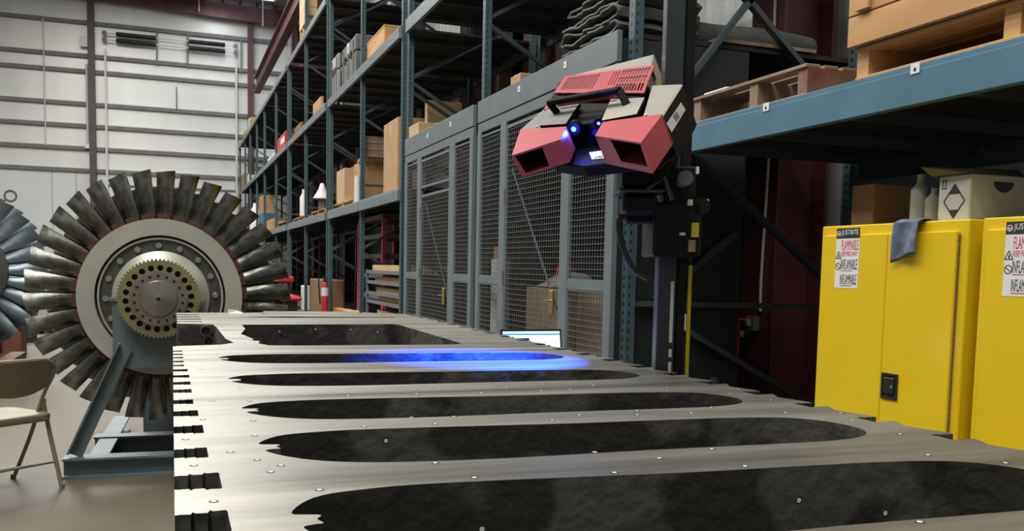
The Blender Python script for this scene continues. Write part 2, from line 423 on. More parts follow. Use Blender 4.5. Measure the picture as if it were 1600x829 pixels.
for px, py in ((1197, 168), (1430, 108)):
    p = PX(px, py, XR-.057); b = MB().box((p.x-.002, p.y-.03, p.z-.022), (p.x, p.y+.03, p.z+.03)); 
    b.cyl((p.x-.003, p.y, p.z-.002), (p.x, p.y, p.z-.002), .010, 8, m=1); b.build('shelf_tag', ['white', 'ink'], rack)

# ================================================================== WIRE CAGES
XC = 3.52
def cage(y0, y1, cols, label, door, hz, hy, transom):
    t = thing('wire_cage', (XC, (y0+y1)/2, 0), label, 'cage', 'wire mesh storage cages under the rack')
    MB().box((XC-.02, y0, 3.14), (XC+.03, y1, LG)).build('fascia', 'cage_grey', t, bevel=.004)
    MB().box((XC-.012, y0, 3.02), (XC+.03, y1, 3.132)).build('header', 'cage_grey', t, bevel=.003)
    MB().box((XC-.012, y0, 0), (XC+.03, y1, .12)).build('sill', 'cage_grey', t)
    MB().box((XC+.035, y0, .02), (4.80, y0+.02, LG-.06)).build('side_sheet', 'side_sheet', t)
    MB().box((4.78, y0+.02, .02), (4.80, y1, LG-.06)).build('shade_back', 'side_sheet', t)  # back sheet added to darken the cage interior
    edges = []
    for k, c in enumerate([(y0, y0+.13)] + list(cols) + [(y1-.13, y1)]):
        MB().box((XC-.018, c[0], .12), (XC+.035, c[1], 3.02)).build('stile', 'cage_grey', t, bevel=.004); edges.append(c)
    for k in range(len(edges)-1):
        a, c = edges[k][1], edges[k+1][0]
        b = MB(); top = 2.98
        isdoor = k == door
        if isdoor and transom: spans = [(.15, 2.46), (2.56, 2.98)]
        elif isdoor: spans = [(.15, 2.98)]
        else: spans = [(.15, 1.22), (1.29, 2.98)]
        for q, (z0, z1) in enumerate(spans):
            name = 'door' if isdoor and q == 0 else 'mesh_panel'
            f = MB(); e = .035 if isdoor else .022
            f.box((XC-.01, a+.006, z0), (XC+.018, a+e, z1)); f.box((XC-.01, c-e, z0), (XC+.018, c-.006, z1))
            f.box((XC-.01, a+e, z0), (XC+.018, c-e, z0+e)); f.box((XC-.01, a+e, z1-e), (XC+.018, c-e, z1))
            fo = f.build(name, 'cage_grey', t)
            wv = MB(); r = .0028; s = .056
            n = int((c-a)/s)
            for i in range(1, n): 
                yy = a+(c-a)*i/n; wv.box((XC-.001, yy-r, z0+.01), (XC+.005, yy+r, z1-.01))
            n = int((z1-z0)/s)
            for i in range(1, n):
                zz = z0+(z1-z0)*i/n; wv.box((XC-.006, a+.01, zz-r), (XC, c-.01, zz+r))
            wv.build('wire_mesh', 'wire', fo, kind='stuff')
            if name == 'door':
                MB().box((XC-.028, hy-.045, hz-.11), (XC-.012, hy+.045, hz+.12)).build('lock_plate', 'brass', fo, bevel=.003)
                MB().tube([(XC-.028, hy, hz+.02), (XC-.06, hy, hz+.02), (XC-.06, hy+.1, hz+.02)], .009, 6).build('lever', 'brass', fo)
                for zz in (.5, 1.3, 2.2): MB().cyl((XC-.022, c+.01, zz-.07), (XC-.022, c+.01, zz+.07), .014, 8).build('hinge', 'bolt', fo)
                MB().bar((XC+.03, c-.1, min(z1-.1, 2.5)), (XC+.03, a+.15, 1.0), .03, .008, (1, 0, 0)).build('strap', 'rack_grey', fo)
        if not isdoor: MB().box((XC-.014, a, 1.215), (XC+.03, c, 1.295)).build('rail', 'cage_grey', t)
    return t
cg1 = cage(10.90, 14.42, [(11.68, 11.92), (13.42, 13.63)], 'far wire mesh cage with a narrow door under a mesh transom', 1, .99, 12.1, True)
cg2 = cage(7.0, 10.72, [(7.93, 8.10), (9.70, 9.88)], 'near wire mesh cage with one tall door behind the scanner stand', 1, 1.07, 8.28, False)
for k, (px, py) in enumerate(((883, 101), (811, 139), (704, 194), (668, 212))):
    p = PX(px, py, XC-.022); MB().box((p.x-.002, p.y-.032, p.z-.032), (p.x+.001, p.y+.032, p.z+.032)).cyl((p.x-.003, p.y, p.z), (p.x, p.y, p.z), .01, 8, m=1).build('shelf_tag', ['white', 'ink'], cg2 if k < 2 else cg1)
# ================================================================== SLOTTED STEEL PLATE
ZT = 1.1; TH = .26
plate = thing('slotted_steel_casting', (.7, 3.1, 0), 'long machined steel casting with airfoil slots and notched edges in the foreground', 'machine part')
def smooth_loop(pts, n=5):
    p = [V((q[0], q[1])) for q in pts]; K = len(p); out = []
    for i in range(K):
        a, b, c, d = p[i-1], p[i], p[(i+1) % K], p[(i+2) % K]
        for k in range(n):
            t = k/n; out.append(tuple(.5*((2*b)+(c-a)*t+(2*a-5*b+4*c-d)*t*t+(3*b-a-3*c+d)*t**3)))
    return out
def fir(y, L, w, sgn=1, x0=0):
    """fir-tree groove cut in from an edge, listed with Y increasing"""
    a = w/2
    lo = [(0, y-a*.80), (L*.10, y-a*.84), (L*.30, y-a*.80), (L*.335, y-a*1.0), (L*.40, y-a*.86), (L*.62, y-a*.84), (L*.665, y-a*1.06), (L*.74, y-a*.96), (L*.97, y-a)]
    pts = lo+[(L, y-a*.92), (L, y+a*.92)]+[(x, 2*y-q) for x, q in reversed(lo)]
    return [(x0+sgn*x, q) for x, q in pts]
GRV = [(.72, .062, .10), (.90, .062, .10), (1.09, .060, .098), (1.30, .060, .10), (1.50, .050, .082), (1.715, .050, .085), (1.90, .046, .075), (2.06, .040, .068), (2.235, .040, .066), (2.38, .040, .062), (2.525, .040, .06),
       (2.665, .038, .058), (2.79, .030, .045), (2.90, .030, .045), (3.02, .030, .045), (3.13, .030, .045), (3.24, .030, .045)]
out = [(0, .45)]
for g in GRV: out += fir(*g)
out += [(0, 3.42), (.02, 3.44), (.165, 3.48), (.215, 3.56), (.195, 3.75), (.19, 4.4), (.185, 4.62), (.02, 4.68)]
for y in (4.85, 5.05, 5.25, 5.45): out += [(.02, y-.03), (.14, y-.03), (.14, y+.03), (.02, y+.03)]
out += [(.02, 5.68), (.3, 5.72), (.34, 5.68), (.52, 5.74), (.95, 5.76), (1.18, 5.72), (1.36, 5.60)]
right = []
y = 5.4
while y > .62:
    right += [(1.392, y+.085), (1.402, y+.06)]+list(reversed(fir(y, .052, .062, -1, 1.405)))+[(1.396, y-.05), (1.382, y-.075), (1.386, y-.10)]
    y -= .205
out += right + [(1.38, .45)]
loops = [out]
LOC_SLOT = [(.132,.215),(.15,.255),(.18,.285),(.23,.30),(.32,.308),(.5,.296),(.74,.275),(.95,.268),(1.12,.255),(1.21,.228),(1.255,.175),(1.268,.11),(1.25,.05),(1.20,.01),(1.12,-.008),(1.0,-.008),(.75,.0),(.5,.0),(.35,.012),(.26,.032),(.20,.065),(.158,.112),(.138,.155),(.150,.165),(.163,.168),(.158,.185),(.165,.200),(.148,.206)]
for y0, k in ((.865, 1.10), (1.335, 1.0), (1.745, .93), (2.25, .93), (2.785, 1.0)):
    loops.append(smooth_loop([(x, y0+yy*k) for x, yy in LOC_SLOT], 3))
loops.append([(.315, 4.60), (.31, 4.3), (.27, 4.0), (.30, 3.72), (.285, 3.66), (.315, 3.62), (.30, 3.52), (.33, 3.43), (.42, 3.41), (1.02, 3.385), (1.07, 3.42), (1.085, 4.55), (1.07, 4.61), (.60, 4.60)])
loops.append([(.22, 5.24), (.60, 5.30), (1.22, 5.24), (1.22, 5.20), (.60, 5.18)])
frame = (V((0, 0, ZT)), V((1, 0, 0)), V((0, 1, 0)), V((0, 0, 1)))
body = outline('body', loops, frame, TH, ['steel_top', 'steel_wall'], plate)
# two bolt holes in the wall of the open notch, with raised rims
for px, py in ((322, 517), (326, 533)):
    p = PY(px, py, 4.62)
    MB().lathe((p.x, 4.64, p.z), [(.028, 0), (.028, -.03), (.021, -.03), (.021, 0)], 'Y', 20).build('bolt_ring', 'rotor_dark', plate)
    MB().cyl((p.x, 4.635, p.z), (p.x, 4.62, p.z), .021, 20).build('bolt_hole', 'black', plate)
for x0, x1, y0, y1, zz in ((.30, .40, 5.60, 5.66, 1.125), (.5, 1.1, 5.5, 5.68, 1.112)):
    MB().hexa([(x0,y0,ZT),(x1,y0,ZT),(x1,y1,ZT),(x0,y1,ZT),(x0+.01,y0+.02,zz),(x1-.04,y0+.02,zz-.008),(x1-.02,y1,zz-.004),(x0+.02,y1,zz)]).build('end_lug', 'steel_top', plate)
for yy in (.9, 2.6, 5.3):
    b = MB(); b.box((.1, yy-.08, .66), (1.3, yy+.08, ZT-TH)); b.box((.15, yy-.06, 0), (.3, yy+.06, .66)); b.box((1.1, yy-.06, 0), (1.25, yy+.06, .66)); b.box((.08, yy-.2, 0), (.36, yy+.2, .03)); b.box((1.04, yy-.2, 0), (1.32, yy+.2, .03))
    b.build('trestle', 'rack_dark', plate)
# photogrammetry target stickers: white dot in a black ring
def marker(c, n):
    c = V(c); n = V(n); r = .0062
    a = n.orthogonal().normalized(); bb = n.cross(a)
    mk = MB(); K = 14
    ring = lambda q, h: [c+a*(q*math.cos(2*math.pi*i/K))+bb*(q*math.sin(2*math.pi*i/K))+n*h for i in range(K)]
    mk.add(ring(r, .0004)+ring(r, 0)+ring(r*.6, .0006), [[i, (i+1) % K, K+(i+1) % K, K+i] for i in range(K)]+[list(range(K))], 1)
    mk.f.append([2*K+i for i in range(K)]); mk.m.append(0)
    return mk
mtop = marker((0, 0, 0), (0, 0, 1)).build('target_marker', ['white', 'ink'], plate, origin=(0, 0, 0))
MK = [(334,783),(499,765),(423,737),(402,718),(439,727),(360,706),(303,727),(290,686),(398,680),(396,657),(317,655),(569,666),(680,723),(741,746),(643,652),(680,662),(709,650.5),(544,618),(438,619),(390,626),(332,626),(375.5,606),(315,577),(648,608.5),(651,615),(630,603),(672.5,606),
      (792,605),(846,610),(891,608),(927,602),(991,592.5),(992.5,576.6),(1036,585),(1042,605),(1107.5,595),(1140,615),(905,648),(996,648),(863,656),(995,641),(1080,645),(1111,636),(752,614),(929,706),(1030,715.5),(1112,701),(960,738),(1154,608),(1204,625),(1227,644.6),(1314,645),(1331,657),(1406,678),(1450,710.5),(1164,728),(1571,723),(1437,815)]
first = True
for x, y in MK:
    p = PZ(x, y, ZT)
    if first: mtop.location = V(p)-WL[plate.name]; first = False
    else: inst(mtop, 'target_marker', p, plate)
mw = None
for x, y, Y in ((603, 688, 1.628), (1248, 781, 1.10), (1383, 801, 1.065), (753, 826, 1.17), (437, 517.6, 4.598), (493, 514, 4.598), (548, 514.6, 4.598), (590, 518, 4.598)):
    p = PY(x, y, Y-.004)
    if mw is None: mw = marker(p, (0, -1, 0)).build('target_marker', ['white', 'ink'], plate, origin=p)
    else: inst(mw, 'target_marker', p, plate)

# ================================================================== SCANNER HEAD ON ITS STAND
ZS = 2.55
SC = PD(945, 185, ZS)
def camv(x, y, z): return (CR*x + CD*y - CF*z).normalized()      # right, down, towards the viewer
SA = camv(.793, -.106, .60); SD_ = camv(-.4537, .5546, .6977); SN = camv(-.4067, -.8255, .3917)
SN = (SN-SA*SN.dot(SA)).normalized(); SD_ = (SD_-SA*SD_.dot(SA)-SN*SD_.dot(SN)).normalized()
def on_n(x, y, n): return PP(x, y, SC+SN*n, SN)
def on_d(x, y, q): return PP(x, y, q, SD_)
scan = thing('optical_scanner', SC, 'red and black blue-light 3D scanner head tilted over the steel casting', 'scanner')
def npoly(pts, n): return [on_n(x, y, n) for x, y in pts]
# right camera pod
R1 = npoly([(1018, 133), (1066.7, 131), (1034, 183), (944, 193), (1004, 181)], 0)
MB().prism(R1, SN*-.125, 0, 1).build('pod_body', ['scan_black', 'brushed'], scan, bevel=.003)
# left camera pod
L1 = npoly([(812, 203), (852, 168), (876, 148), (904, 160), (884.8, 198)], 0)
MB().prism(L1, SN*-.115, 0, 1).build('pod_body', ['scan_black', 'grey_plate'], scan, bevel=.003)
def shroud(q, depth, u0, u1, v0, v1):
    """hollow hood: q = back-left, back-right, front-right, front-left on the cover plane; window in the front face"""
    A, B, C, D = [on_n(x, y, .004) for x, y in q]; dn = SN*-depth
    C2, D2, A2, B2 = C+dn, D+dn, A+dn, B+dn
    def F(u, v): return (D+(C-D)*u)+(dn*v)
    o = [F(u0, v0), F(u1, v0), F(u1-.02, v1), F(u0+.06, v1)]
    ins = ((A+B+A2+B2)/4-(C+D+C2+D2)/4)*.75
    cen = sum(o, V())/4; inn = [cen+(p-cen)*.8+ins for p in o]
    b = MB(); vs = [A, B, C, D, A2, B2, C2, D2]+o+inn
    fs = [(0,1,2,3),(1,5,6,2),(0,3,7,4),(4,7,6,5),(0,4,5,1),(3,2,9,8),(2,6,10,9),(6,7,11,10),(7,3,8,11)]
    b.add(vs, fs, 0); n0 = len(b.v)-16
    b.f += [[n0+8,n0+9,n0+13,n0+12],[n0+9,n0+10,n0+14,n0+13],[n0+10,n0+11,n0+15,n0+14],[n0+11,n0+8,n0+12,n0+15],[n0+12,n0+13,n0+14,n0+15]]; b.m += [1]*5
    s = b.build('camera_hood', ['pink_red', 'pink_dark'], scan)
    c = sum(inn, V())/4; ax = ins.normalized()
    MB().cyl(c-ax*.001, c-ax*.014, .014, 18).build('lens', 'black_gloss', s)
    return s
shroud([(942, 190), (1035, 178), (1001.5, 222.8), (929.7, 212)], .082, .34, .97, .06, .80)
shroud([(813.3, 202), (884.8, 197.6), (875.6, 217.8), (799.7, 242.4)], .070, .05, .62, .08, .90)
# middle: projector body, vent cover, cover plates
MB().prism(npoly([(868, 150), (1008, 146), (962, 186), (880, 198)], -.012), SN*-.13, 0).build('projector_body', 'scan_black', scan, bevel=.003)
MB().prism(npoly([(852, 230), (1030, 196), (1044, 226), (1026, 244), (912, 260), (864, 254)], -.082), SN*-.035, 0).build('lower_body', 'scan_black', scan, bevel=.004)
MB().prism(npoly([(893, 118), (1021.8, 84.6), (1012, 130), (876, 145)], .012), SN*-.12, 0, 0).build('rear_housing', 'brushed', scan, bevel=.003)
MB().prism(npoly([(874, 128), (1020, 108), (1000, 152), (862, 152)], .006), SN*-.03, 0).build('vent_base', 'scan_black', scan)
# vent cover with open slots
vq = npoly([(865.4, 144.6), (1005.9, 144.9), (1022.7, 101.4), (882.8, 119.4)], .016)
vo = vq[0]; vx = (vq[1]-vq[0]); W_ = vx.length; vx.normalize(); vy = SN.cross(vx).normalized()
q2 = [((p-vo).dot(vx), (p-vo).dot(vy)) for p in vq]
def bil(u, v):
    a = V(q2[0])*(1-u)+V(q2[1])*u; c = V(q2[3])*(1-u)+V(q2[2])*u; return tuple(a*(1-v)+c*v)
lp = [q2]
for k in range(13):
    u = .06+k*.031; lp.append([bil(u, .18), bil(u+.018, .18), bil(u+.018, .88), bil(u, .88)])
for k in range(3):
    u = .60+k*.03; lp.append([bil(u, .30), bil(u+.010, .30), bil(u+.010, .90), bil(u, .90)])
for k in range(10):
    u = .695+k*.0285
    for v0, v1 in ((.08, .34), (.40, .63), (.69, .92)): lp.append([bil(u, v0), bil(u+.018, v0), bil(u+.018, v1), bil(u, v1)])
outline('vent_cover', lp, (vo, vx, vy, SN), .003, ['pink_red', 'pink_red'], scan)
MB().prism(npoly([(843, 196), (884, 193), (906, 160), (853, 171)], .009), SN*-.012, 0, 1).build('cover_plate', ['scan_black', 'grey_plate'], scan)
MB().prism(npoly([(940, 188), (994.5, 178), (1007, 152), (954, 155)], .009), SN*-.012, 0, 1).build('cover_plate', ['scan_black', 'brushed'], scan)
MB().prism(npoly([(850, 171), (868, 166), (864, 161), (852, 166)], .010), SN*-.01, 0).build('trim_piece', 'pink_red', scan)
# carrying handle
h0, h1 = on_n(858, 160, .045), on_n(968, 141, .045)
hd = MB(); hd.bar(h0, h1, .024, .017, SN); 
for p, q in ((h0, on_n(872, 178, .005)), (h1, on_n(980, 165, .005))): hd.bar(p, q, .022, .012, SN)
hd.build('handle', 'scan_black', scan, bevel=.003)
MB().bar(on_n(872, 164, .02), on_n(962, 150, .02), .007, .01, SN).build('handle_trim', 'pink_red', scan)
# projector and lenses in the recess between the hoods
face = on_n(920, 193, -.012)
lens = []
for x, y, r, mt_ in ((899, 199, .017, 'lens_lit'), (938, 190, .011, 'lens_lit'), (933, 204, .012, 'lens_glass')):
    p = on_d(x, y, face); lens.append(p)
    MB().cyl(p-SD_*.01, p+SD_*.012, r+.004, 20).build('lens_barrel', 'scan_black', scan)
    MB().cyl(p+SD_*.012, p+SD_*.0135, r*.8 if mt_ == 'lens_glass' else r*.45, 20).build('lens', mt_, scan)
def sticker(pts, n, bars, w_text=None):
    P4 = npoly(pts, n); st = MB().prism(P4, SN*.0006).build('label', 'white', scan)
    return st, P4
st, P4 = sticker([(920.5, 238), (943.6, 235), (946.5, 246.8), (924.8, 249)], -.0815, None)
ex = (P4[1]-P4[0]).normalized(); ey = SN.cross(ex); 
text('lettering', 'ATOS', .015, P4[3]+ex*.004+ey*.002+SN*.0007, ex, ey, 'ink', st, width=.034)
# label on the outer end of the right pod
o = R1[1]; sd = [PP(x, y, (R1[1]+R1[2])/2, SA) for x, y in ((1063.8, 160), (1071, 171.5), (1049.3, 206.8), (1041.5, 193.2))]
sn = (R1[2]-R1[1]).cross(SN).normalized(); sn = sn if sn.dot(EYE-SC) > 0 else -sn
sd = [PP(x, y, R1[1]+sn*.0008, sn) for x, y in ((1063.8, 160), (1071, 171.5), (1049.3, 206.8), (1041.5, 193.2))]
st = MB().prism(sd, sn*.0006).build('label', 'white', scan)
for k in range(3):
    u = .40+k*.085
    a, c = sd[0]+(sd[3]-sd[0])*u, sd[1]+(sd[2]-sd[1])*u
    a2, c2 = sd[0]+(sd[3]-sd[0])*(u+.04), sd[1]+(sd[2]-sd[1])*(u+.04)
    MB().prism([a+(c-a)*.1+sn*.0007, c+(a-c)*.2+sn*.0007, c2+(a2-c2)*.2+sn*.0007, a2+(c2-a2)*.1+sn*.0007], sn*.0005).build('bar_mark', 'ink', st)
for x, y in ((840, 199), (1010, 181)): 
    p = on_n(x, y, .004); MB().cyl(p, p+SN*.005, .005, 10).build('screw', 'white', scan)
# blue structured light leaving the projector
l = bpy.data.lights.new('projector_light', 'SPOT'); l.energy = 900; l.color = (.010, .08, 1); l.spot_size = math.radians(60); l.spot_blend = .6; l.shadow_soft_size = .008
lo = bpy.data.objects.new('projector_light', l); COL.objects.link(lo); tgt = PZ(775, 563, ZT); src = lens[1]+(tgt-lens[1]).normalized()*.19; lo.location = src; lo.rotation_euler = (tgt-src).to_track_quat('-Z', 'Y').to_euler()
l2 = bpy.data.lights.new('lens_glow', 'POINT'); l2.energy = .5; l2.color = (.03, .08, 1); l2.shadow_soft_size = .01
o2 = bpy.data.objects.new('lens_glow', l2); COL.objects.link(o2); o2.location = lens[0]+SD_*.03

# stand: square column with geared strip, carriage, tilt head
YR = V((_cy, -_sy, 0)); YF = V((_sy, _cy, 0)); UZ = V((0, 0, 1))
base = PZ(1046, 590, ZT)*1.0; dirb = (base-EYE); base = EYE+dirb*1.10; base.z = 0
stand = thing('scanner_stand', base, 'tall dark studio stand carrying the scanner beside the casting', 'stand')
def lbox(b, x0, x1, y0, y1, z0, z1, m=0):
    c = base+YR*((x0+x1)/2)+YF*((y0+y1)/2)+UZ*((z0+z1)/2); return b.obox(c, YR*((x1-x0)/2), YF*((y1-y0)/2), UZ*((z1-z0)/2), m)
lbox(MB(), -.045, .012, 0, .08, .12, 3.4).build('column', 'stand_slate', stand, bevel=.004)
lbox(MB(), .014, .045, .005, .075, .12, 3.4).build('column_rail', 'stand_black', stand, bevel=.003)
for z0, z1 in ((.75, 1.12), (1.135, 1.16), (1.18, 1.37)): lbox(MB(), -.006, .004, -.003, 0, z0, z1).build('geared_strip', 'pipe_white', stand)
lbox(MB(), .047, .058, -.004, .0, .3, 1.42).build('height_scale', 'tape_yellow', stand)
lbox(MB(), .040, .045, -.004, .0, 1.22, 1.27).build('scale_mark', 'pipe_white', stand)
b = MB()
for k in range(3):
    a = 1.9+k*2.094; d = V((math.cos(a), math.sin(a), 0)); b.bar(base+V((0, 0, .12)), base+d*.42+V((0, 0, .07)), .06, .05)
b.build('base_legs', 'stand_black', stand)
for k in range(3):
    a = 1.9+k*2.094; d = V((math.cos(a), math.sin(a), 0)); p = base+d*.42
    MB().cyl(p+V((0, 0, .045))-d.cross(UZ)*.015, p+V((0, 0, .045))+d.cross(UZ)*.015, .045, 14).build('caster', 'black', stand)
zc0 = (base-EYE).dot(YF)
def pz(x, y): return PP(x, y, base-YF*.02, YF)
def pbox(b, x0, y0, x1, y1, f0, f1, m=0):
    a, c = pz(x0, y0), pz(x1, y1); q0, q1 = (a-base).dot(YR), (c-base).dot(YR)
    return lbox(b, min(q0, q1), max(q0, q1), f0, f1, min(a.z, c.z), max(a.z, c.z), m)
pbox(MB(), 1016, 318, 1086, 402, -.10, .14).build('carriage', 'stand_black', stand, bevel=.006)
pbox(MB(), 1034, 262, 1080, 322, -.08, .10).build('carriage_upper', 'stand_black', stand, bevel=.006)
pbox(MB(), 1072, 350, 1082, 372, -.112, -.102).build('warning_sticker', 'tape_yellow', stand)
pbox(MB(), 1067, 376, 1077, 394, -.112, -.102).build('scale_tape', 'wood_grey', stand)
pbox(MB(), 966, 262, 1036, 300, -.14, .02).build('tilt_head', 'stand_black', stand, bevel=.008)
pbox(MB(), 960, 300, 1028, 306, -.16, .03).build('head_plate', 'stand_slate', stand, bevel=.003)
pbox(MB(), 968, 306, 1020, 338, -.12, .0).build('pan_head', 'stand_black', stand, bevel=.012)
pbox(MB(), 975, 330, 1040, 350, -.06, .02).build('cross_arm', 'stand_black', stand, bevel=.006)
pbox(MB(), 985, 244, 1046, 268, -.16, -.0).build('scanner_yoke', 'stand_black', stand, bevel=.006)
a = pz(1000, 302); MB().tube([a-YF*.16, a-YF*.20+YR*.04+UZ*.03, a-YF*.17+YR*.07-UZ*.03], .006, 6).build('clamp_lever', 'stand_slate', stand)
a = pz(1058, 285); MB().cyl(a-YF*.08, a-YF*.14, .022, 16).build('knob', 'case_grey', stand)
a = pz(1088, 325); MB().cyl(a-YF*.03, a-YF*.08, .026, 14).build('crank_hub', 'stand_black', stand)
pbox(MB(), 1094, 313, 1102, 324, -.07, -.05).build('tag_plate', 'white', stand)
pbox(MB(), 1066, 315, 1073, 324, -.112, -.1).build('tag_plate', 'pipe_white', stand)
pbox(MB(), 1081, 264, 1085, 275, -.09, -.08).build('tag_plate', 'pipe_white', stand)
pbox(MB(), 1054, 365, 1062, 369, -.112, -.1).build('tag_plate', 'pipe_white', stand)
def cable(pix, r, f, name='cable', m='cable', parent=None):
    pts = [pz(x, y)+YF*f for x, y in pix]; return MB().tube(bez(pts, 8), r, 8).build(name, m, parent, smooth=True)
cable([(972, 341), (962, 345), (963, 370), (972, 400), (985, 422), (1004, 434)], .009, -.10, 'cable', 'cable', stand)
cable([(1083, 385), (1078, 440), (1072, 490), (1060, 560), (1058, 640)], .004, .03, 'cable', 'cable', stand)

# ================================================================== YELLOW SAFETY CABINETS
XF = 3.55
def safety_cabinet(y0, y1, label, z1=1.66, second=False):
    t = thing('safety_cabinet', (XF+.23, (y0+y1)/2, 0), label, 'cabinet', 'yellow flammables cabinets under the rack')
    MB().box((XF+.02, y0, .05), (XF+.46, y1, z1)).build('body', 'yellow', t, bevel=.006)
    for a in (y0+.08, y1-.08):
        for x in (XF+.08, XF+.38): MB().cyl((x, a, 0), (x, a, .05), .025, 10).build('foot', 'black', t)
    ym = (y0+y1)/2-.02
    drs = []
    for a, c in ((ym+.0012, y1-.045), (y0+.055, ym-.0012)):
        drs.append(MB().box((XF, a, .12), (XF+.024, c, z1-.055)).build('door', 'yellow', t, bevel=.004))
    for a, c in ((y1-.045, y1-.038), (y0+.048, y0+.055)):                # hinge gap with knuckles
        b = MB()
        z = .15
        while z < z1-.1: b.box((XF+.012, a, z), (XF+.024, c, z+.03)); z += .034
        b.build('hinge', 'carton_dark', t)
    # recessed paddle handle on the near door
    if not second:
        p = PX(1390, 603, XF); hb = drs[1]
        loops = [[(-.058, -.068), (.058, -.068), (.058, .068), (-.058, .068)], [(-.045, -.055), (.045, -.055), (.045, .055), (-.045, .055)]]
        outline('handle_frame', loops, (V((XF-.006, p.y, p.z)), V((0, -1, 0)), UZ, V((-1, 0, 0))), .008, ['black', 'black'], hb, bevel=.002)
        MB().box((XF-.002, p.y-.045, p.z-.055), (XF+.0005, p.y+.045, p.z+.055)).build('handle_cup', 'black_gloss', hb)
        MB().box((XF-.008, p.y-.035, p.z-.040), (XF-.002, p.y+.042, p.z+.045)).build('handle_paddle', 'black', hb, bevel=.003)
        MB().cyl((XF-.010, p.y-.022, p.z), (XF-.004, p.y-.022, p.z), .009, 12).build('key_lock', 'bolt', hb)
    # warning label
    q = [(1309, 357), (1356, 354), (1350, 443), (1303, 445)] if not second else None
    if not second: A = PX(1308, 357, XF-.001); ly, lz = A.y, A.z
    else: A = PX(1573, 346.5, XF-.001); ly, lz = A.y, A.z
    hgt = .335; wd = .188; o = V((XF-.001, ly, lz-hgt)); ex, ey = V((0, -1, 0)), UZ; en = V((-1, 0, 0))
    lb = MB().box((XF-.0012, ly-wd, lz-hgt), (XF-.0002, ly, lz)).build('warning_label', 'white', drs[0])
    def at(u, v, h=.0003): return o+ex*(u*wd)+ey*(v*hgt)+en*h
    MB().prism([at(.0, .83), at(1, .83), at(1, 1), at(0, 1)], en*.0004).build('header_band', 'ink', lb)
    text('lettering', 'JUSTRITE', .036, at(.22, .865, .001), ex, ey, 'white', lb, width=.135)
    text('lettering', 'FLAMMABLE', .055, at(.24, .635), ex, ey, 'ink_red', lb, width=.135)
    text('lettering', 'KEEP FIRE AWAY', .026, at(.24, .535), ex, ey, 'ink_red', lb, width=.132)
    text('lettering', 'INFLAMABLE', .055, at(.24, .315), ex, ey, 'ink', lb, width=.132)
    text('lettering', 'INFLAMMABLE', .055, at(.24, .065), ex, ey, 'ink', lb, width=.132)
    for v in (.285, .035): MB().prism([at(.24, v), at(.75, v), at(.75, v+.012), at(.24, v+.012)], en*.0004).build('fine_print', 'ink_red', lb)
    def tri(cx, cy, r, n, w_, rot, h=.0006):
        pts = [at(cx, cy, h)+ex*(r*math.cos(rot+2*math.pi*k/n))+ey*(r*math.sin(rot+2*math.pi*k/n)) for k in range(n)]
        b = MB()
        for k in range(n): b.bar(pts[k], pts[(k+1) % n], w_, .0006, en)
        return b
    tri(.125, .535, .026, 3, .004, math.pi/2).build('hazard_symbol', 'ink', lb)
    MB().prism([at(.10, .51), at(.16, .51), at(.155, .545), at(.13, .575), at(.115, .545)], en*.0004).build('flame_mark', 'ink', lb)
    g = tri(.125, .36, .019, 18, .004, 0); g.bar(at(.05, .39, .0006), at(.19, .33, .0006), .004, .0006, en); g.build('no_fire_symbol', 'ink', lb)
    tri(.11, .915, .013, 18, .004, 0, .001).build('logo_ring', 'white', lb)
    MB().prism([at(.07, .90, .0008), at(.15, .90, .0008), at(.15, .925, .0008), at(.11, .915, .0008), at(.07, .925, .0008)], en*.0004).build('logo_mark', 'white', lb)
    return t
yA = PX(1281, 352, XF).y; yB = PX(1511, 343, XF).y; yC = PX(1531, 343, XF).y
ZCAB = 1.4+.0785*XF
safety_cabinet(yB, yA, 'yellow steel flammables cabinet with grey rag hanging over its top edge', ZCAB)
safety_cabinet(yC-(yA-yB), yC, 'yellow steel flammables cabinet cut off by the right edge of the photo', ZCAB, True)
# rag draped over the top edge
pA, pB = PX(1404, 347, XF), PX(1443, 343, XF); rg = MB(); nx, nz = 9, 16; g = []
for j in range(nz+1):
    row = []
    for i in range(nx+1):
        u = i/nx; v = j/nz; y = pA.y+(pB.y-pA.y)*(u+ (0 if v < .2 else (v-.2)*(-.12+.02*u)))
        s = v*.295
        if s < .10: x = XF+.10-s; z = ZCAB+.008
        else: x = XF-.012-.012*math.sin(u*6+v*3)-.01*v; z = ZCAB+.006-(s-.10)*(1+.12*math.sin(2+u*3.0))
        z += .004*math.sin(u*9) if s < .1 else 0
        row.append(V((x, y, z)))
    g.append(row)
vs = [p for r in g for p in r]; K = nx+1
fs = [[j*K+i, j*K+i+1, (j+1)*K+i+1, (j+1)*K+i] for j in range(nz) for i in range(nx)]
rg.add(vs, fs); ro = rg.build('rag', 'rag', smooth=True); so = ro.modifiers.new('s', 'SOLIDIFY'); so.thickness = .005; so.offset = 1
tag(ro, 'crumpled blue-grey rag draped over the yellow cabinet top', 'rag')
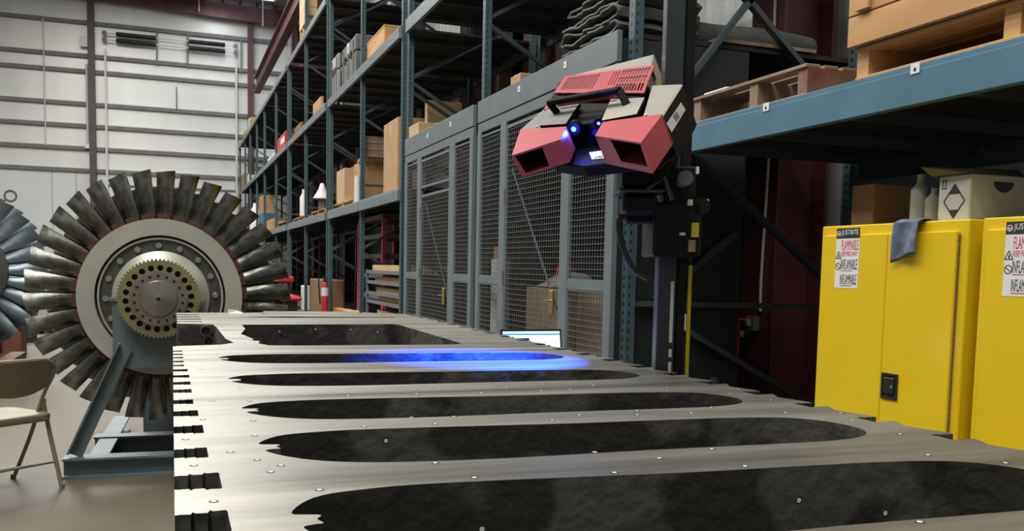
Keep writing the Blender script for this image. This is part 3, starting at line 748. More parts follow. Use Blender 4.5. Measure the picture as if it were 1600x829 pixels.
# ================================================================== BOXES AND LOADS
def span(x0, xc, x1, yt, X):
    a = PX(x0, yt, X); c = PX(xc, yt, X); X1 = PY(x1, yt, c.y).x if x1 else X+.5
    yn, yf = c.y, a.y; m_ = (yn+yf)/2
    if X > 3.56:                                     # keep clear of the side frames
        lo_ = max([f for f in FR if f <= m_]+[0]); hi_ = min([f for f in FR if f > m_]+[99])
        yn = max(yn, lo_+.1) if X1 > 3.6 else yn; yf = min(yf, hi_-.1)
    return yn, yf, max(X1, X+.08), c.z            # near Y, far Y, rear X, top Z
def carton(label, x0, xc, x1, yt, X, z0, m='carton', group=None, cat='carton', flaps=True, z1=None, name='carton'):
    yn, yf, xr, zt = span(x0, xc, x1, yt, X); zt = z1 or zt
    t = thing(name, ((X+xr)/2, (yn+yf)/2, z0), label, cat, group)
    MB().box((X, yn, z0), (xr, yf, zt)).build('body', m, t, bevel=.006)
    if flaps:
        w_ = min(.05, (xr-X)*.12); xm = (X+xr)/2
        b = MB(); b.box((xm-w_, yn-.003, zt-.14*(zt-z0)), (xm+w_, yn, zt+.002)); b.box((xm-w_, yn-.003, zt), (xm+w_, yf+.003, zt+.002)); b.build('packing_tape', 'carton_pale', t)
        ymid = (yn+yf)/2; MB().box((X-.003, ymid-w_, zt-.2*(zt-z0)), (X, ymid+w_, zt)).build('packing_tape', 'carton_pale', t)
    return t, yn, yf, xr, zt
def slat_crate(label, x0, xc, x1, yt, X, z0, zt, m='wood', feet=.1, group=None, name='wooden_crate', n=3):
    yn, yf, xr, _ = span(x0, xc, x1, yt, X)
    t = thing(name, ((X+xr)/2, (yn+yf)/2, z0), label, 'crate', group); g = .012
    z = z0+feet; h = (zt-z)/n
    MB().box((X+.02, yn+.02, z), (xr-.02, yf-.02, zt-.03)).build('inner_box', 'wood_grey', t)
    for k in range(n):
        MB().box((X, yn, z+k*h+g/2), (X+.02, yf, z+(k+1)*h-g/2)).build('plank', m, t)
        MB().box((X+.02, yn, z+k*h+g/2), (xr, yn+.02, z+(k+1)*h-g/2)).build('plank', m+'_x' if m == 'wood' else m, t)
    MB().box((X-.006, yn-.006, zt-.03), (xr, yf, zt)).build('lid', m, t)
    if feet:
        for u in (.08, .5, .92):
            y = yn+(yf-yn)*u; MB().box((X+.01, y-.05, z0), (xr-.02, y+.05, z)).build('skid', m, t)
    return t
def pallet(label, y0, y1, x0, x1, z0, h=.14, m='wood', group='wooden pallets on the rack', blocks=(0., .5, 1.), endm=None):
    t = thing('pallet', ((x0+x1)/2, (y0+y1)/2, z0), label, 'pallet', group); b = .022
    n = max(3, int((x1-x0)/.16)); wd = (x1-x0)/n
    for k in range(n): MB().box((x0+k*wd, y0, z0+h-b), (x0+k*wd+wd*.78, y1, z0+h)).build('deck_board', m, t, bevel=.003)
    for k in (0, .5, 1):
        x = x0+(x1-x0-wd*.8)*k; MB().box((x, y0, z0), (x+wd*.8, y1, z0+b)).build('base_board', m, t, bevel=.003)
    for u in blocks:
        y = y0+(y1-y0-.09)*u; MB().box((x0+.012, y, z0+b), (x1-.012, y+.09, z0+h-b)).build('stringer', endm if endm and u == 0 else m, t)
    return t
# --- bay over the cabinets: weathered pallet and fresh crate on pallet
yn = PX(1262, 150, 3.66).y; yf = PX(1085, 200, 3.66).y
pallet('weathered grey pallet with red-painted end block on the blue beam', yn, yf, 3.64, 4.05, 2.484, .20, 'wood_grey', blocks=(0, .42, 1), endm='wood_red')
pa = PX(1290, 100, 3.9); wt = MB().box((4.1, pa.y+.06, 2.484), (4.2, pa.y+.62, 2.60)); tag(wt.build('foam_strip', 'white', bevel=.01), 'white foam strip lying between the weathered pallet and new crate', 'foam')
pa = PX(1336, 115, 3.62); pb = 2.2
pallet('fresh pale pine pallet carrying the big crate at upper right', pb-.6, pa.y, 3.62, 4.75, 2.484, .185, 'wood', blocks=(0, .36, .62, 1))
cr = thing('slatted_crate', (4.2, (pa.y+pb)/2, 2.665), 'big new pine crate of wide boards at the upper right', 'crate')
for k in range(4):
    z = 2.672+k*.17
    MB().box((3.58, pb-.6, z), (3.605, pa.y+.03, z+.162)).build('plank', 'wood', cr, bevel=.003)
    MB().box((3.605, pa.y+.005, z), (4.76, pa.y+.03, z+.162)).build('plank', 'wood_x', cr, bevel=.003)
MB().box((3.61, pb-.6, 2.672), (4.75, pa.y, 3.30)).build('inner_box', 'wood_grey', cr)
for y in (pa.y-.10, pa.y-.75, pa.y-1.4): MB().box((3.555, y-.05, 2.85), (3.58, y+.05, 3.34)).build('batten', 'wood', cr, bevel=.003)
wl = MB().box((3.70, yn+.95, 2.686), (3.92, yf-.05, 2.715)); tag(wl.build('white_board', 'white', bevel=.004), 'white board lying on the weathered grey pallet', 'board')
# --- on top of the cabinets
carton('dark brown carton with open flap on the yellow cabinet', 1332, 1366, 1440, 286, 3.92, ZCAB+.001, 'carton_dark', flaps=False)
XWB = 3.76
wb, yn, yf, xr, zt = carton('white shipping carton with black diamond mark on the yellow cabinet', 1468, 1518, 1606, 270, XWB, ZCAB+.001, 'box_white_shaded', flaps=False)
def onf(u, v, h=.0008): return V((XWB-h, yf+(yn-yf)*u, ZCAB+(zt-ZCAB)*v))
MB().prism([onf(.52, .80), onf(.34, .60), onf(.70, .60)], (-.0006, 0, 0)).build('diamond_mark', 'ink', wb)
MB().prism([onf(.52, .10), onf(.34, .27), onf(.70, .27)], (-.0006, 0, 0)).build('diamond_mark', 'ink', wb)
dm = MB(); dd = [onf(.52, .80), onf(.84, .45), onf(.52, .10), onf(.20, .45)]
for k in range(4): dm.bar(dd[k], dd[(k+1) % 4], .007, .001, (1, 0, 0))
dm.build('diamond_outline', 'ink', wb)
ar = MB()
for u in (.14, .23): 
    ar.bar(onf(u, .76), onf(u, .88), .005, .001, (1, 0, 0)); ar.prism([onf(u-.035, .87), onf(u+.035, .87), onf(u, .94)], (-.0006, 0, 0))
ar.bar(onf(.10, .73), onf(.28, .73), .005, .001, (1, 0, 0)); ar.build('arrow_mark', 'ink', wb)
fl = MB(); fl.hexa([(XWB-.02,yf+.03,zt),(xr-.02,yf+.03,zt),(xr-.02,yn,zt),(XWB-.02,yn,zt),(XWB-.07,yf+.06,zt+.05),(xr-.1,yf+.03,zt+.03),(xr-.1,yn-.03,zt+.03),(XWB-.02,yn-.03,zt+.015)]); fl.build('black_liner', 'black', wb)
hh = MB(); hp = [V((XWB+(xr-XWB)*(.58+.18*math.cos(a)), yn-.001, ZCAB+(zt-ZCAB)*(.86+.22*min(0, math.sin(a))))) for a in [math.pi+math.pi*k/10 for k in range(11)]]
hh.prism(hp, (0, -.001, 0)).build('hand_hole', 'ink', wb)
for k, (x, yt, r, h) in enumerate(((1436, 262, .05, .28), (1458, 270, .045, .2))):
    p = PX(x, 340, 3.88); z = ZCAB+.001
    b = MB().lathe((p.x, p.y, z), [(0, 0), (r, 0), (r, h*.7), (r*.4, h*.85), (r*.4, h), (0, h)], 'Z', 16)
    tag(b.build('plastic_jug', 'jug_white_shaded', smooth=True), ('taller' if k == 0 else 'shorter')+' pale plastic jug behind the diamond-marked carton', 'jug', 'jugs on the cabinet')
# --- deck over the cages
carton('small tan carton at the far end of the cage roof', 639, 654, 692, 190, 3.60, LG, 'carton_pale')
carton('large tan carton behind the small one on the cage roof', 664, 668, 722, 156, 4.1, LG, 'carton_pale')
carton('lone brown carton on the cage roof left of the tarpaulin', 798, 813, 838, 113, 3.62, LG, 'carton')
# folded tarpaulin: sheets folded back and forth, fold edges towards the aisle
tp = thing('folded_tarpaulin', (3.9, 8.0, LG), 'heap of folded dark grey tarpaulin on the cage roof', 'tarpaulin')
ya, yb = PX(884, 90, 3.62).y, PX(988, 60, 3.62).y
def serp(y0, y1, z0, layers, dz, seed, x0, x1):
    path = []
    for k in range(layers):
        a, c = (y0, y1) if k % 2 == 0 else (y1, y0); n = 22; jit = .10*noise.noise(V((seed, k*3.1, 0)))
        for i in range(n+1):
            u = i/n; path.append((a+(c-a)*u+(jit if u in (0, 1) else 0), z0+dz*(k+.35*math.sin(math.pi*u)*0)+.5*dz*noise.noise(V((seed+k, u*3.5, k*2.3)))))
        if k < layers-1: path.append((c+(c-a)/abs(c-a)*.06, z0+dz*(k+.5)))
    nx = 12; vs = []; K = len(path)
    for j in range(nx+1):
        x = x0+(x1-x0)*j/nx
        for q, (y, z) in enumerate(path):
            e = .05*noise.noise(V((seed, q*.35, 7))) if j == 0 else 0
            vs.append(V((x+e+.02*noise.noise(V((y*4, z*5, x*3))), y+.05*noise.noise(V((x*3, y*2, z*4+seed))), max(LG+.012, z+.045*noise.noise(V((x*3+seed, y*2.5, z*2)))))))
    b = MB(); b.add(vs, [[j*K+i, j*K+i+1, (j+1)*K+i+1, (j+1)*K+i] for j in range(nx) for i in range(K-1)])
    o = b.build('fold', 'tarp', tp, smooth=True); s_ = o.modifiers.new('s', 'SOLIDIFY'); s_.thickness = .022; s_.offset = 0
yb = 7.5
serp(ya, yb-.25, LG+.05, 4, .075, 1.0, 3.58, 4.4)
serp(ya-.12, yb-.25, LG+.30, 3, .07, 4.0, 3.60, 4.4)
serp(ya-.42, yb-.25, LG+.50, 2, .085, 9.0, 3.66, 4.4)
tag(MB().tube(bez([(4.42, 7.45, LG+.16), (4.8, 7.5, LG+.17), (5.3, 7.42, LG+.165), (5.8, 7.5, LG+.16)], 6), .125, 14).build('rolled_tarpaulin', 'tarp', smooth=True), 'long rolled grey tarpaulin behind the folded heap on the cage roof', 'tarpaulin')
wd_ = MB().box((4.45, 6.98, LG), (5.5, 9.6, LG+.03)); tag(wd_.build('plywood_sheet', 'wood_grey'), 'plywood sheet lying flat behind the tarpaulin', 'board')
# --- level A (first shelf, far bays)
carton('tall tan carton standing beside the double rack post', 600, 622, 0, 182, 3.70, LA, 'carton', flaps=True)
c2, yn, yf, xr, zt = carton('square tan carton under a brown wooden box', 553, 564, 600, 252, 3.70, LA, 'carton')
MB().hexa([(3.66,yn-.02,zt),(xr,yn-.02,zt),(xr,yn+.22,zt),(3.66,yn+.22,zt),(3.66,yn-.05,zt+.06),(xr,yn-.05,zt+.05),(xr,yn+.2,zt+.02),(3.66,yn+.2,zt+.02)]).build('open_flap', 'carton_pale', c2)
slat_crate('brown wooden box with dark lid on the square carton', 566, 569, 600, 219, 3.7, zt+.062, zt+.062+.42, 'wood_grey', 0)
py_ = PX(554, 312, 3.64).y
pallet('short pallet under the cream crate on the first shelf', PX(548, 312, 3.64).y, PX(515, 325, 3.64).y, 3.70, 4.6, LA, .14, 'wood_pale')
ccr, *_ = carton('cream crate strapped on a pallet on the first shelf', 526, 538, 555, 262, 3.70, LA+.142, 'carton_pale')
tag(MB().box((3.62, 19.0, LA), (3.66, 19.4, LA+.55)).build('white_board', 'pipe_white', bevel=.004), 'narrow white board standing by the post on the first shelf', 'board')
yy = lambda x, X=3.66: PX(x, 330, X).y
pallet('orange-brown pallet below the white hood on the first shelf', yy(505), yy(484), 3.70, 4.5, LA, .15, 'wood')
hz = MB().lathe((3.75, yy(498), LA+.42), [(.02, .42), (.05, .40), (.10, .25), (.24, .02), (.22, 0)], 'Z', 20)
tag(hz.build('white_hood', 'white', smooth=True), 'white cone-shaped lamp hood resting over the orange-brown pallet', 'hood')
tag(MB().cyl((3.75, yy(498), LA+.151), (3.75, yy(498), LA+.42), .1, 12).build('grey_drum', 'case_grey'), 'grey drum under the white cone-shaped hood', 'drum')
ts = thing('tray_stack', (4.8, 24.6, LA), 'stack of grey steel trays at the back of the first shelf', 'tray stack')
for z in (.15, .42, .69, .96, 1.23): MB().box((4.55, 23.3, LA+z), (5.5, 26.0, LA+z+.09)).build('tray', 'case_pale', ts)
for y in (23.35, 25.95): 
    for x in (4.57, 5.48): MB().box((x-.02, y-.02, LA), (x+.02, y+.02, LA+1.35)).build('upright', 'rack_dark', ts)
pallet('small pallet with white bottle on the first shelf', yy(473), yy(456), 3.70, 4.4, LA, .14, 'wood')
bt = MB().lathe((3.75, yy(470), LA+.142), [(0, 0), (.12, 0), (.12, .55), (.05, .68), (.05, .8), (0, .8)], 'Z', 14); tag(bt.build('white_bottle', 'white', smooth=True), 'tall white bottle on a small pallet on the first shelf', 'bottle')
pallet('far brown pallet under a white carton on the first shelf', yy(446), yy(433), 3.70, 4.4, LA, .16, 'wood_grey')
carton('white carton on the far brown pallet', 435, 444, 447, 346, 3.7, LA+.162, 'white', flaps=False)
carton('yellow tote at the far end of the first shelf', 412, 426, 0, 341, 3.70, LA, 'wood', flaps=False, cat='tote', name='tote')
*_, btz = carton('blue tote under brown carton at far end of first shelf', 401, 411, 0, 332, 3.70, LA, 'blue_bin', flaps=False, cat='tote', name='tote')
carton('brown carton on the blue tote', 402, 410, 0, 304, 3.72, btz+.002, 'carton')
jg = MB().lathe((3.72, yy(397.5), LA), [(0, 0), (.28, 0), (.28, 1.1), (.12, 1.35), (.12, 1.5), (0, 1.5)], 'Z', 14); tag(jg.build('white_barrel', 'white', smooth=True), 'tall white barrel at the far end of the first shelf', 'barrel')
# --- level B
slat_crate('long orange pine crate on skids on the second shelf', 560, 601, 624, 27, 3.70, LB, PX(601, 27, 3.6).z, 'wood', .13, n=1)
def case(label, x0, xc, x1, yt, m):
    yn, yf, xr, zt = span(x0, xc, x1, yt, 3.62); t = thing('transit_case', ((3.62+xr)/2, (yn+yf)/2, LB), label, 'case', 'grey transit cases on the second shelf')
    zm = LB+(zt-LB)*.6
    MB().box((3.62, yn, LB), (xr, yf, zm-.01)).build('body', m, t, bevel=.02); MB().box((3.62, yn, zm+.01), (xr, yf, zt)).build('lid', m, t, bevel=.02)
    for u in (.15, .5, .85):
        y = yn+(yf-yn)*u; MB().box((3.60, y-.03, LB+.05), (3.62, y+.03, zt-.08)).build('rib', 'case_grey', t)
    ym = (yn+yf)/2; MB().box((3.605, ym-.1, zm+.08), (3.62, ym+.12, zm+.3)).build('label', 'white', t)
    for u in (.3, .7): y = yn+(yf-yn)*u; MB().box((3.595, y-.05, zm-.07), (3.62, y+.05, zm+.07)).build('latch', 'black', t)
    return t
case('pale grey transit case, farther of the two on the second shelf', 518, 528, 533, 82, 'case_pale')
case('dark grey transit case, nearer of the two on the second shelf', 534, 556, 0, 52, 'case_grey')
pallet('wooden pallet at the middle of the second shelf', yy(503), yy(486), 3.70, 4.5, LB, .16, 'wood_pale')
carton('wood-coloured carton on the second shelf pallet', 489, 501, 505, 150, 3.7, LB+.162, 'carton')
pallet('broken wood pallet on the second shelf before the red case', yy(472), yy(457), 3.70, 4.5, LB, .16, 'wood_grey')
carton('low brown carton on the broken wood pallet', 460, 470, 473, 190, 3.7, LB+.162, 'carton_dark')
tc = thing('red_toolbox', (4.0, 32.6, LB), 'bright red toolbox on the second shelf', 'toolbox'); yn, yf, xr, zt = span(432, 445, 447, 204, 3.66)
MB().box((3.66, yn, LB), (4.4, yf, zt)).build('body', 'red_paint', tc, bevel=.03); MB().box((3.655, yn+.1, zt-.35), (3.66, (yn+yf)/2, zt-.15)).build('label', 'white', tc); MB().tube([(4.0, yn+.2, zt), (4.0, yn+.2, zt+.12), (4.0, yf-.2, zt+.12), (4.0, yf-.2, zt)], .03, 6).build('handle', 'black', tc)
far_items = [(425, 429, 236, LB, 'pipe_white', 'white wrapped bundle beyond the red toolbox on the second shelf'), (418, 423, 243, LB, 'pipe_white', 'second white bundle further along the second shelf'), (398, 403, 262, LB, 'wood_grey', 'weathered carton far along the second shelf'),
             (384, 388, 272, LB, 'pipe_white', 'small white carton near the far end of the second shelf'), (375, 381, 270, LB, 'carton', 'orange-brown carton at the far end of the second shelf'),
             (390, 395, 178, LC, 'carton', 'brown carton near the far end of the top shelf'), (380, 385, 200, LC, 'carton_pale', 'pale carton at the far end of the top shelf'), (388, 389.5, 184, LC, 'white', 'thin white carton at the end of the top shelf')]
for x0, x1, yt, z, m_, lb_ in far_items: carton(lb_, x0, x1, 0, yt, 3.70, z, m_, flaps=False, group='small loads at the far end of the rack')
# --- level C
slat_crate('cream crate with dark gap on the top shelf', 468, 478, 497, -30, 3.62, LC, LC+1.7, 'wood_pale', .35, n=3)
bx = thing('stacked_pallet_load', (5.2, 24.8, LB), 'dark load topped by an orange pallet high in the rack', 'pallet load')
MB().box((4.6, 23.3, LB), (5.8, 26.2, 6.42)).build('load', 'black', bx)
for k in range(5): MB().box((4.55+k*.27, 23.2, 6.52), (4.55+k*.27+.2, 26.3, 6.56)).build('deck_board', 'wood', bx)
for u in (23.25, 24.7, 26.1): MB().box((4.55, u, 6.42), (5.8, u+.1, 6.52)).build('stringer', 'wood', bx)
# --- floor level under the far bays
ck = thing('timber_cart', (4.2, 16.9, 0), 'grey steel shelf cart stacked with pine timber beside the far cage', 'cart')
yf, yn = 18.45, 15.25
zs = [PX(600, y, 3.72).z for y in (425, 442, 460, 474)]+[.42]
for z in zs:
    MB().box((3.70, yn, z-.035), (3.73, yf, z+.03)).build('shelf_rail', 'cage_grey', ck); MB().box((3.73, yn, z-.04), (4.6, yf, z-.02)).build('shelf', 'rack_dark', ck)
for y in (yn+.03, yf-.03):
    for x in (3.715, 4.58): MB().box((x-.025, y-.025, .1), (x+.025, y+.025, zs[0]+.04)).build('upright', 'cage_grey', ck)
for y in (yn+.1, yf-.1):
    for x in (3.75, 4.5): MB().cyl((x-.02, y, .06), (x+.02, y, .06), .06, 12).build('caster', 'black', ck)
names = ('top shelf', 'second shelf', 'third shelf', 'fourth shelf', 'bottom shelf')
for k, z in enumerate(zs):
    t = thing('timber_stack', (4.1, 16.8, z-.02), 'pine boards lying on the '+names[k]+' of the grey timber cart', 'timber', 'timber on the cart')
    nb = 3 if k else 4
    for q in range(nb):
        y0 = yn+.1+random.random()*.6; y1 = yf-.1-random.random()*.9; x = 3.78+q*.19; hgt = .125+.03*random.random() if k else .15
        MB().box((x, y0, z-.018), (x+.17, y1, z-.018+hgt)).build('plank', 'wood' if (q+k) % 2 else 'wood_pale', t, bevel=.004)
# fire extinguisher on the rack post
p = PX(507.5, 470, 3.45); y = p.y
zt_, zb_ = PX(507.5, 440, 3.45).z, PX(507.5, 484, 3.45).z
fx = thing('fire_extinguisher', (3.45, y, 0), 'red fire extinguisher with white label hung by the rack post', 'extinguisher'); r = .085
MB().lathe((3.45, y, zb_-.1), [(0, 0), (r, 0), (r, (zt_-zb_)*.85+.1), (r*.75, (zt_-zb_)*.95+.1), (.04, (zt_-zb_)+.12), (0, (zt_-zb_)+.12)], 'Z', 20).build('cylinder', 'red_paint', fx, smooth=True)
MB().lathe((3.45, y, zb_), [(r+.002, (zt_-zb_)*.5), (r+.002, (zt_-zb_)*.8)], 'Z', 20).build('label', 'white', fx)
MB().box((3.42, y-.05, zt_), (3.48, y+.05, zt_+.13)).tube([(3.45, y, zt_+.08), (3.3, y-.02, zt_+.1), (3.3, y-.05, zt_-.1), (3.33, y-.06, zb_+.15)], .018, 6).build('valve_and_hose', 'black', fx)
MB().box((3.57, y-.05, zb_-.1), (3.60, y+.05, zt_)).build('bracket', 'rack_dark', fx)
# shelf trolley with pink uprights
tr = thing('shelf_trolley', (4.6, 20.5, 0), 'grey shelf trolley with pink uprights under the first shelf', 'trolley')
for yp in (350, 375, 401, 427, 455): 
    z = PX(540, yp, 4.3).z; MB().box((4.28, 19.6, z-.05), (5.2, 22.3, z+.05)).build('shelf', 'case_grey', tr)
for yq in (19.55, 22.3):
    MB().box((4.26, yq-.06, 0), (4.34, yq+.06, 2.42)).build('upright', 'pink_paint', tr); MB().box((5.14, yq-.06, 0), (5.22, yq+.06, 2.42)).build('upright', 'pink_paint', tr)
# misc floor loads
def boxload(name, label, cat, x0, x1, yt, X, m, z0=0, dep=.6, yb=None):
    a, c = PX(x0, yt, X), PX(x1, yt, X); z0 = PX(x1, yb, X).z if yb else z0
    return tag(MB().box((X, c.y, z0), (X+dep, a.y, c.z)).build(name, m, bevel=.02), label, cat)
t = thing('plank_stack', (3.9, 20.5, 0), 'pine planks lying low beside the timber cart', 'timber')
for k in range(3): MB().box((3.66+k*.2, 18.9, 0), (3.84+k*.2, 22.2, .36-.03*k)).build('plank', 'wood', t)
boxload('brown_box', 'brown box on the floor beside the fire extinguisher', 'box', 484, 503, 437, 3.75, 'carton_dark')
boxload('white_box', 'small white upright box between the rack posts on the floor', 'box', 470, 474, 446, 3.7, 'white', dep=.2)
for x0, x1, yt, yb, Xm, lb_ in ((409, 434, 431, 441, 3.0, 'upper red machine cover seen behind the rotor blades'), (402, 438, 463, 470, 2.3, 'lower red machine frame seen behind the rotor blades')):
    a, c = PX(x0, yt, Xm), PX(x1, yt, Xm); zb = PX(x1, yb, Xm).z
    t = thing('red_machine', (Xm+.2, (a.y+c.y)/2, 0), lb_, 'machine'); yA_, yB_ = c.y, c.y+3.0
    off = 0 if yt < 450 else -.0
    MB().box((Xm, yA_, max(zb, .15)), (Xm+.5, yB_, c.z)).build('cover', 'red_paint', t, bevel=.05)
    for q in (yA_+.2, yB_-.2): MB().box((Xm+.1, q-.06, 0), (Xm+.4, q+.06, max(zb, .15)+.01)).build('leg', 'black', t)
# --- inside the near cage
tb = thing('paper_roll', (3.75, PX(781, 500, 3.75).y, 0), 'white paper roll with brown core standing in the near cage', 'roll'); y = PX(781, 500, 3.75).y
MB().cyl((3.75, y, 0), (3.75, y, PX(781, 405, 3.75).z), .12, 18).build('roll', 'white', tb, smooth=True); MB().cyl((3.75, y, 0), (3.75, y, PX(781, 386, 3.75).z), .09, 18).build('core', 'carton', tb, smooth=True)
bg, yn, yf, xr, zt = carton('tan carton under a plastic-wrapped bundle in the near cage', 822, 880, 0, 452, 3.75, 0, 'carton_grey', flaps=False)
wbm = MB().hexa([(3.77,yn+.05,zt+.004),(4.2,yn+.05,zt+.004),(4.2,yf-.1,zt+.004),(3.77,yf-.1,zt+.004),(3.85,yn+.15,zt+.2),(4.1,yn+.1,zt+.16),(4.1,yf-.6,zt+.12),(3.85,yf-.5,zt+.1)]); tag(wbm.build('wrapped_bundle', 'case_pale', bevel=.04, seg=2), 'grey plastic-wrapped bundle on the carton in the near cage', 'bundle')
carton('tan carton standing at the right end of the near cage', 902, 948, 0, 455, 3.7, 0, 'carton_grey', flaps=False)
hh_ = PX(884, 425, 4.5); b = MB().lathe((hh_.x, hh_.y, hh_.z-.12), [(.16, 0), (.13, .02), (.12, .15), (.08, .22), (0, .24)], 'Z', 18); 
b.lathe((hh_.x, hh_.y, hh_.z-.12), [(.16, 0), (0, 0)], 'Z', 18)
hhx = thing('pink_bucket', (hh_.x, hh_.y, 0), 'bright pink bucket on a dark shelf in the near cage', 'bucket'); b.build('bucket', 'pink_paint', hhx, smooth=True)
MB().box((4.3, hh_.y-.3, hh_.z-.16), (4.74, hh_.y+.3, hh_.z-.12)).build('stand_top', 'bin_dark', hhx)
for q in (-.25, .25): MB().box((4.35, hh_.y+q-.02, 0), (4.7, hh_.y+q+.02, hh_.z-.16)).build('stand_leg', 'bin_dark', hhx)
wbd = MB().box((3.72, 7.05, 0), (3.76, 7.17, 2.35)); tag(wbd.build('white_plank', 'pipe_white'), 'long white board standing upright at the cage corner', 'board')
# --- conduit, outlet and red cord on the red column
xo = 6.03
cp = [PX(1212, -20, xo), PX(1205, 180, xo), PX(1196, 330, xo), PX(1189, 440, xo), PX(1188, 486, xo)]
tag(MB().tube(bez(cp, 6), .016, 8).build('conduit', 'pipe_white', smooth=True), 'white electrical conduit running down the red column', 'conduit')
p = PX(1178, 505, xo); ob = thing('outlet_box', p, 'grey outlet box with black charger plugged in on red column', 'outlet')
MB().box((xo-.06, p.y-.075, p.z-.08), (xo+.02, p.y+.075, p.z+.08)).build('box', 'grey_box', ob, bevel=.004)
MB().box((xo-.064, p.y-.02, p.z-.03), (xo-.06, p.y+.05, p.z+.05)).build('face_plate', 'white', ob)
MB().box((xo-.12, p.y+.0, p.z-.16), (xo-.062, p.y+.09, p.z-.02)).build('charger', 'black', ob, bevel=.004); MB().box((xo-.122, p.y+.01, p.z-.15), (xo-.12, p.y+.08, p.z-.08)).build('charger_label', 'white', ob)
c_ = [(xo-.066, p.y+.03, p.z+.03), (xo-.12, p.y+.12, p.z+.03), PX(1155, 520, xo-.1), PX(1150, 570, xo-.1), PX(1147, 640, xo-.1), V((xo-.1, PX(1147, 640, xo-.1).y, .02))]
tag(MB().tube(bez(c_, 8), .012, 8).build('extension_cord', 'cord_red', smooth=True), 'red extension cord hanging from the outlet on the red column', 'cord')
# --- laptop on a small table behind the casting
yl = 4.9; a, c = PY(785, 515, yl), PY(880, 517, yl); zt = a.z; zb = zt-.235
tbl = thing('small_table', (1.97, 4.78, 0), 'small dark table carrying the laptop behind the casting', 'table')
MB().box((1.62, 4.5, zb-.045), (2.35, 5.05, zb-.018)).build('top', 'bin_dark', tbl, bevel=.004)
for x in (1.66, 2.31):
    for y in (4.54, 5.01): MB().box((x-.02, y-.02, 0), (x+.02, y+.02, zb-.045)).build('leg', 'rack_dark', tbl)
lp_ = thing('laptop', (1.97, 4.8, zb-.018), 'open laptop showing a white and blue window behind the casting', 'laptop')
MB().box((a.x, yl-.25, zb-.018), (c.x, yl, zb)).build('keyboard_base', 'black', lp_, bevel=.004)
ln = V((0, -.97, .22)).normalized(); tl, tr_ = V((a.x, yl+.03, zt)), V((c.x, yl+.03, zt)); bl, br = V((a.x, yl-.01, zb)), V((c.x, yl-.01, zb))
lid = MB().prism([bl, br, tr_, tl], (0, .010, 0)).build('lid', 'black', lp_)
def sc_(u, v, h=.0006): return bl+(br-bl)*u+(tl-bl)*v+V((0, -h, 0))
MB().prism([sc_(.03, .06), sc_(.97, .06), sc_(.97, .95), sc_(.03, .95)], (0, -.0005, 0)).build('screen', 'screen', lid)
MB().prism([sc_(.03, .86, .0012), sc_(.97, .86, .0012), sc_(.97, .90, .0012), sc_(.03, .90, .0012)], (0, -.0003, 0)).build('title_bar', 'screen_bar', lid)
MB().prism([sc_(.24, .52, .0012), sc_(.46, .52, .0012), sc_(.46, .79, .0012), sc_(.24, .79, .0012)], (0, -.0003, 0)).build('scan_window', 'screen_dark', lid)

# ================================================================== TURBINE ROTORS
def blade_mesh(name, r0, r1, c0, c1, st0, st1, m, t=.012, flute=.0):
    """one twisted blade pointing up from the rotor centre (axis Y)"""
    b = MB(); nr, nc = 7, 6; vs = []
    for side in (1, -1):
        for j in range(nr+1):
            v = j/nr; r = r0+(r1-r0)*v; ch = c0+(c1-c0)*v; a = math.radians(st0+(st1-st0)*v)
            for i in range(nc+1):
                u = i/nc-.5; cam_ = .10*ch*(1-4*u*u); th = side*t*(1-v*.6)*(1-4*u*u*.92)*.5
                x, y = u*ch, -cam_+th
                vs.append(V((x*math.cos(a)-y*math.sin(a), x*math.sin(a)+y*math.cos(a), r+(.012*math.sin(u*2.4) if j == nr else 0))))
    K = nc+1; n2 = (nr+1)*K; fs = []
    for j in range(nr):
        for i in range(nc):
            q = [j*K+i, j*K+i+1, (j+1)*K+i+1, (j+1)*K+i]; fs.append(q); fs.append([n2+k for k in reversed(q)])
    for j in range(nr):
        for i in (0, nc): fs.append([j*K+i, (j+1)*K+i, n2+(j+1)*K+i, n2+j*K+i])
    for i in range(nc):
        for j in (0, nr): fs.append([j*K+i, j*K+i+1, n2+j*K+i+1, n2+j*K+i])
    b.add(vs, fs)
    return b
def blades(parent, c, n, name, mesh_mb, m, ph=0, root=None, sub=None):
    first = None; rt = None
    for k in range(n):
        a = ph+2*math.pi*k/n
        if first is None:
            first = mesh_mb.build(name, m, parent, smooth=True, origin=(0, 0, 0)); first.location = V(c)-WL[parent.name]; first.rotation_euler = (0, a, 0); WL[first.name] = V(c); o = first
        else: o = inst(first, name, c, parent, (0, a, 0))
        if root:
            if rt is None: rt = root.build('root_block', sub, o, origin=(0, 0, 0)); rt.location = (0, 0, 0)
            else:
                q = bpy.data.objects.new('root_block', rt.data); COL.objects.link(q); q.parent = o
RC = V((-.066, 6.68, 1.158))
RZ = -.04
rot = thing('turbine_rotor', (RC.x, RC.y, 0), 'large bladed turbine rotor with geared hub facing the camera on blue stand', 'rotor', 'turbine rotors')
root = MB().box((-.040, -.075, .520), (.036, .06, .556))
blades(rot, RC, 34, 'blade', blade_mesh('b', .535, .848, .084, .124, -14, 16, 'blade'), 'blade', .04, root, 'rust')
blades(rot, RC+V((0, .24, 0)), 34, 'rear_blade', blade_mesh('b', .52, .755, .07, .085, -22, 14, 'blade'), 'blade', .115)
def ring(name, prof, m, c=RC, p=rot, n=72, sm=True): return MB().lathe(c, prof, 'Y', n).build(name, m, p, smooth=sm)
ring('drum', [(.40, -.02), (.525, -.03), (.525, .62), (0.1, .62)], 'rust')
ring('rim_ring', [(.412, -.05), (.414, -.105), (.524, -.105), (.524, -.03), (.412, -.03)], 'rotor_grey')
ring('groove_ring', [(.416, -.05), (.385, -.055)], 'rust')
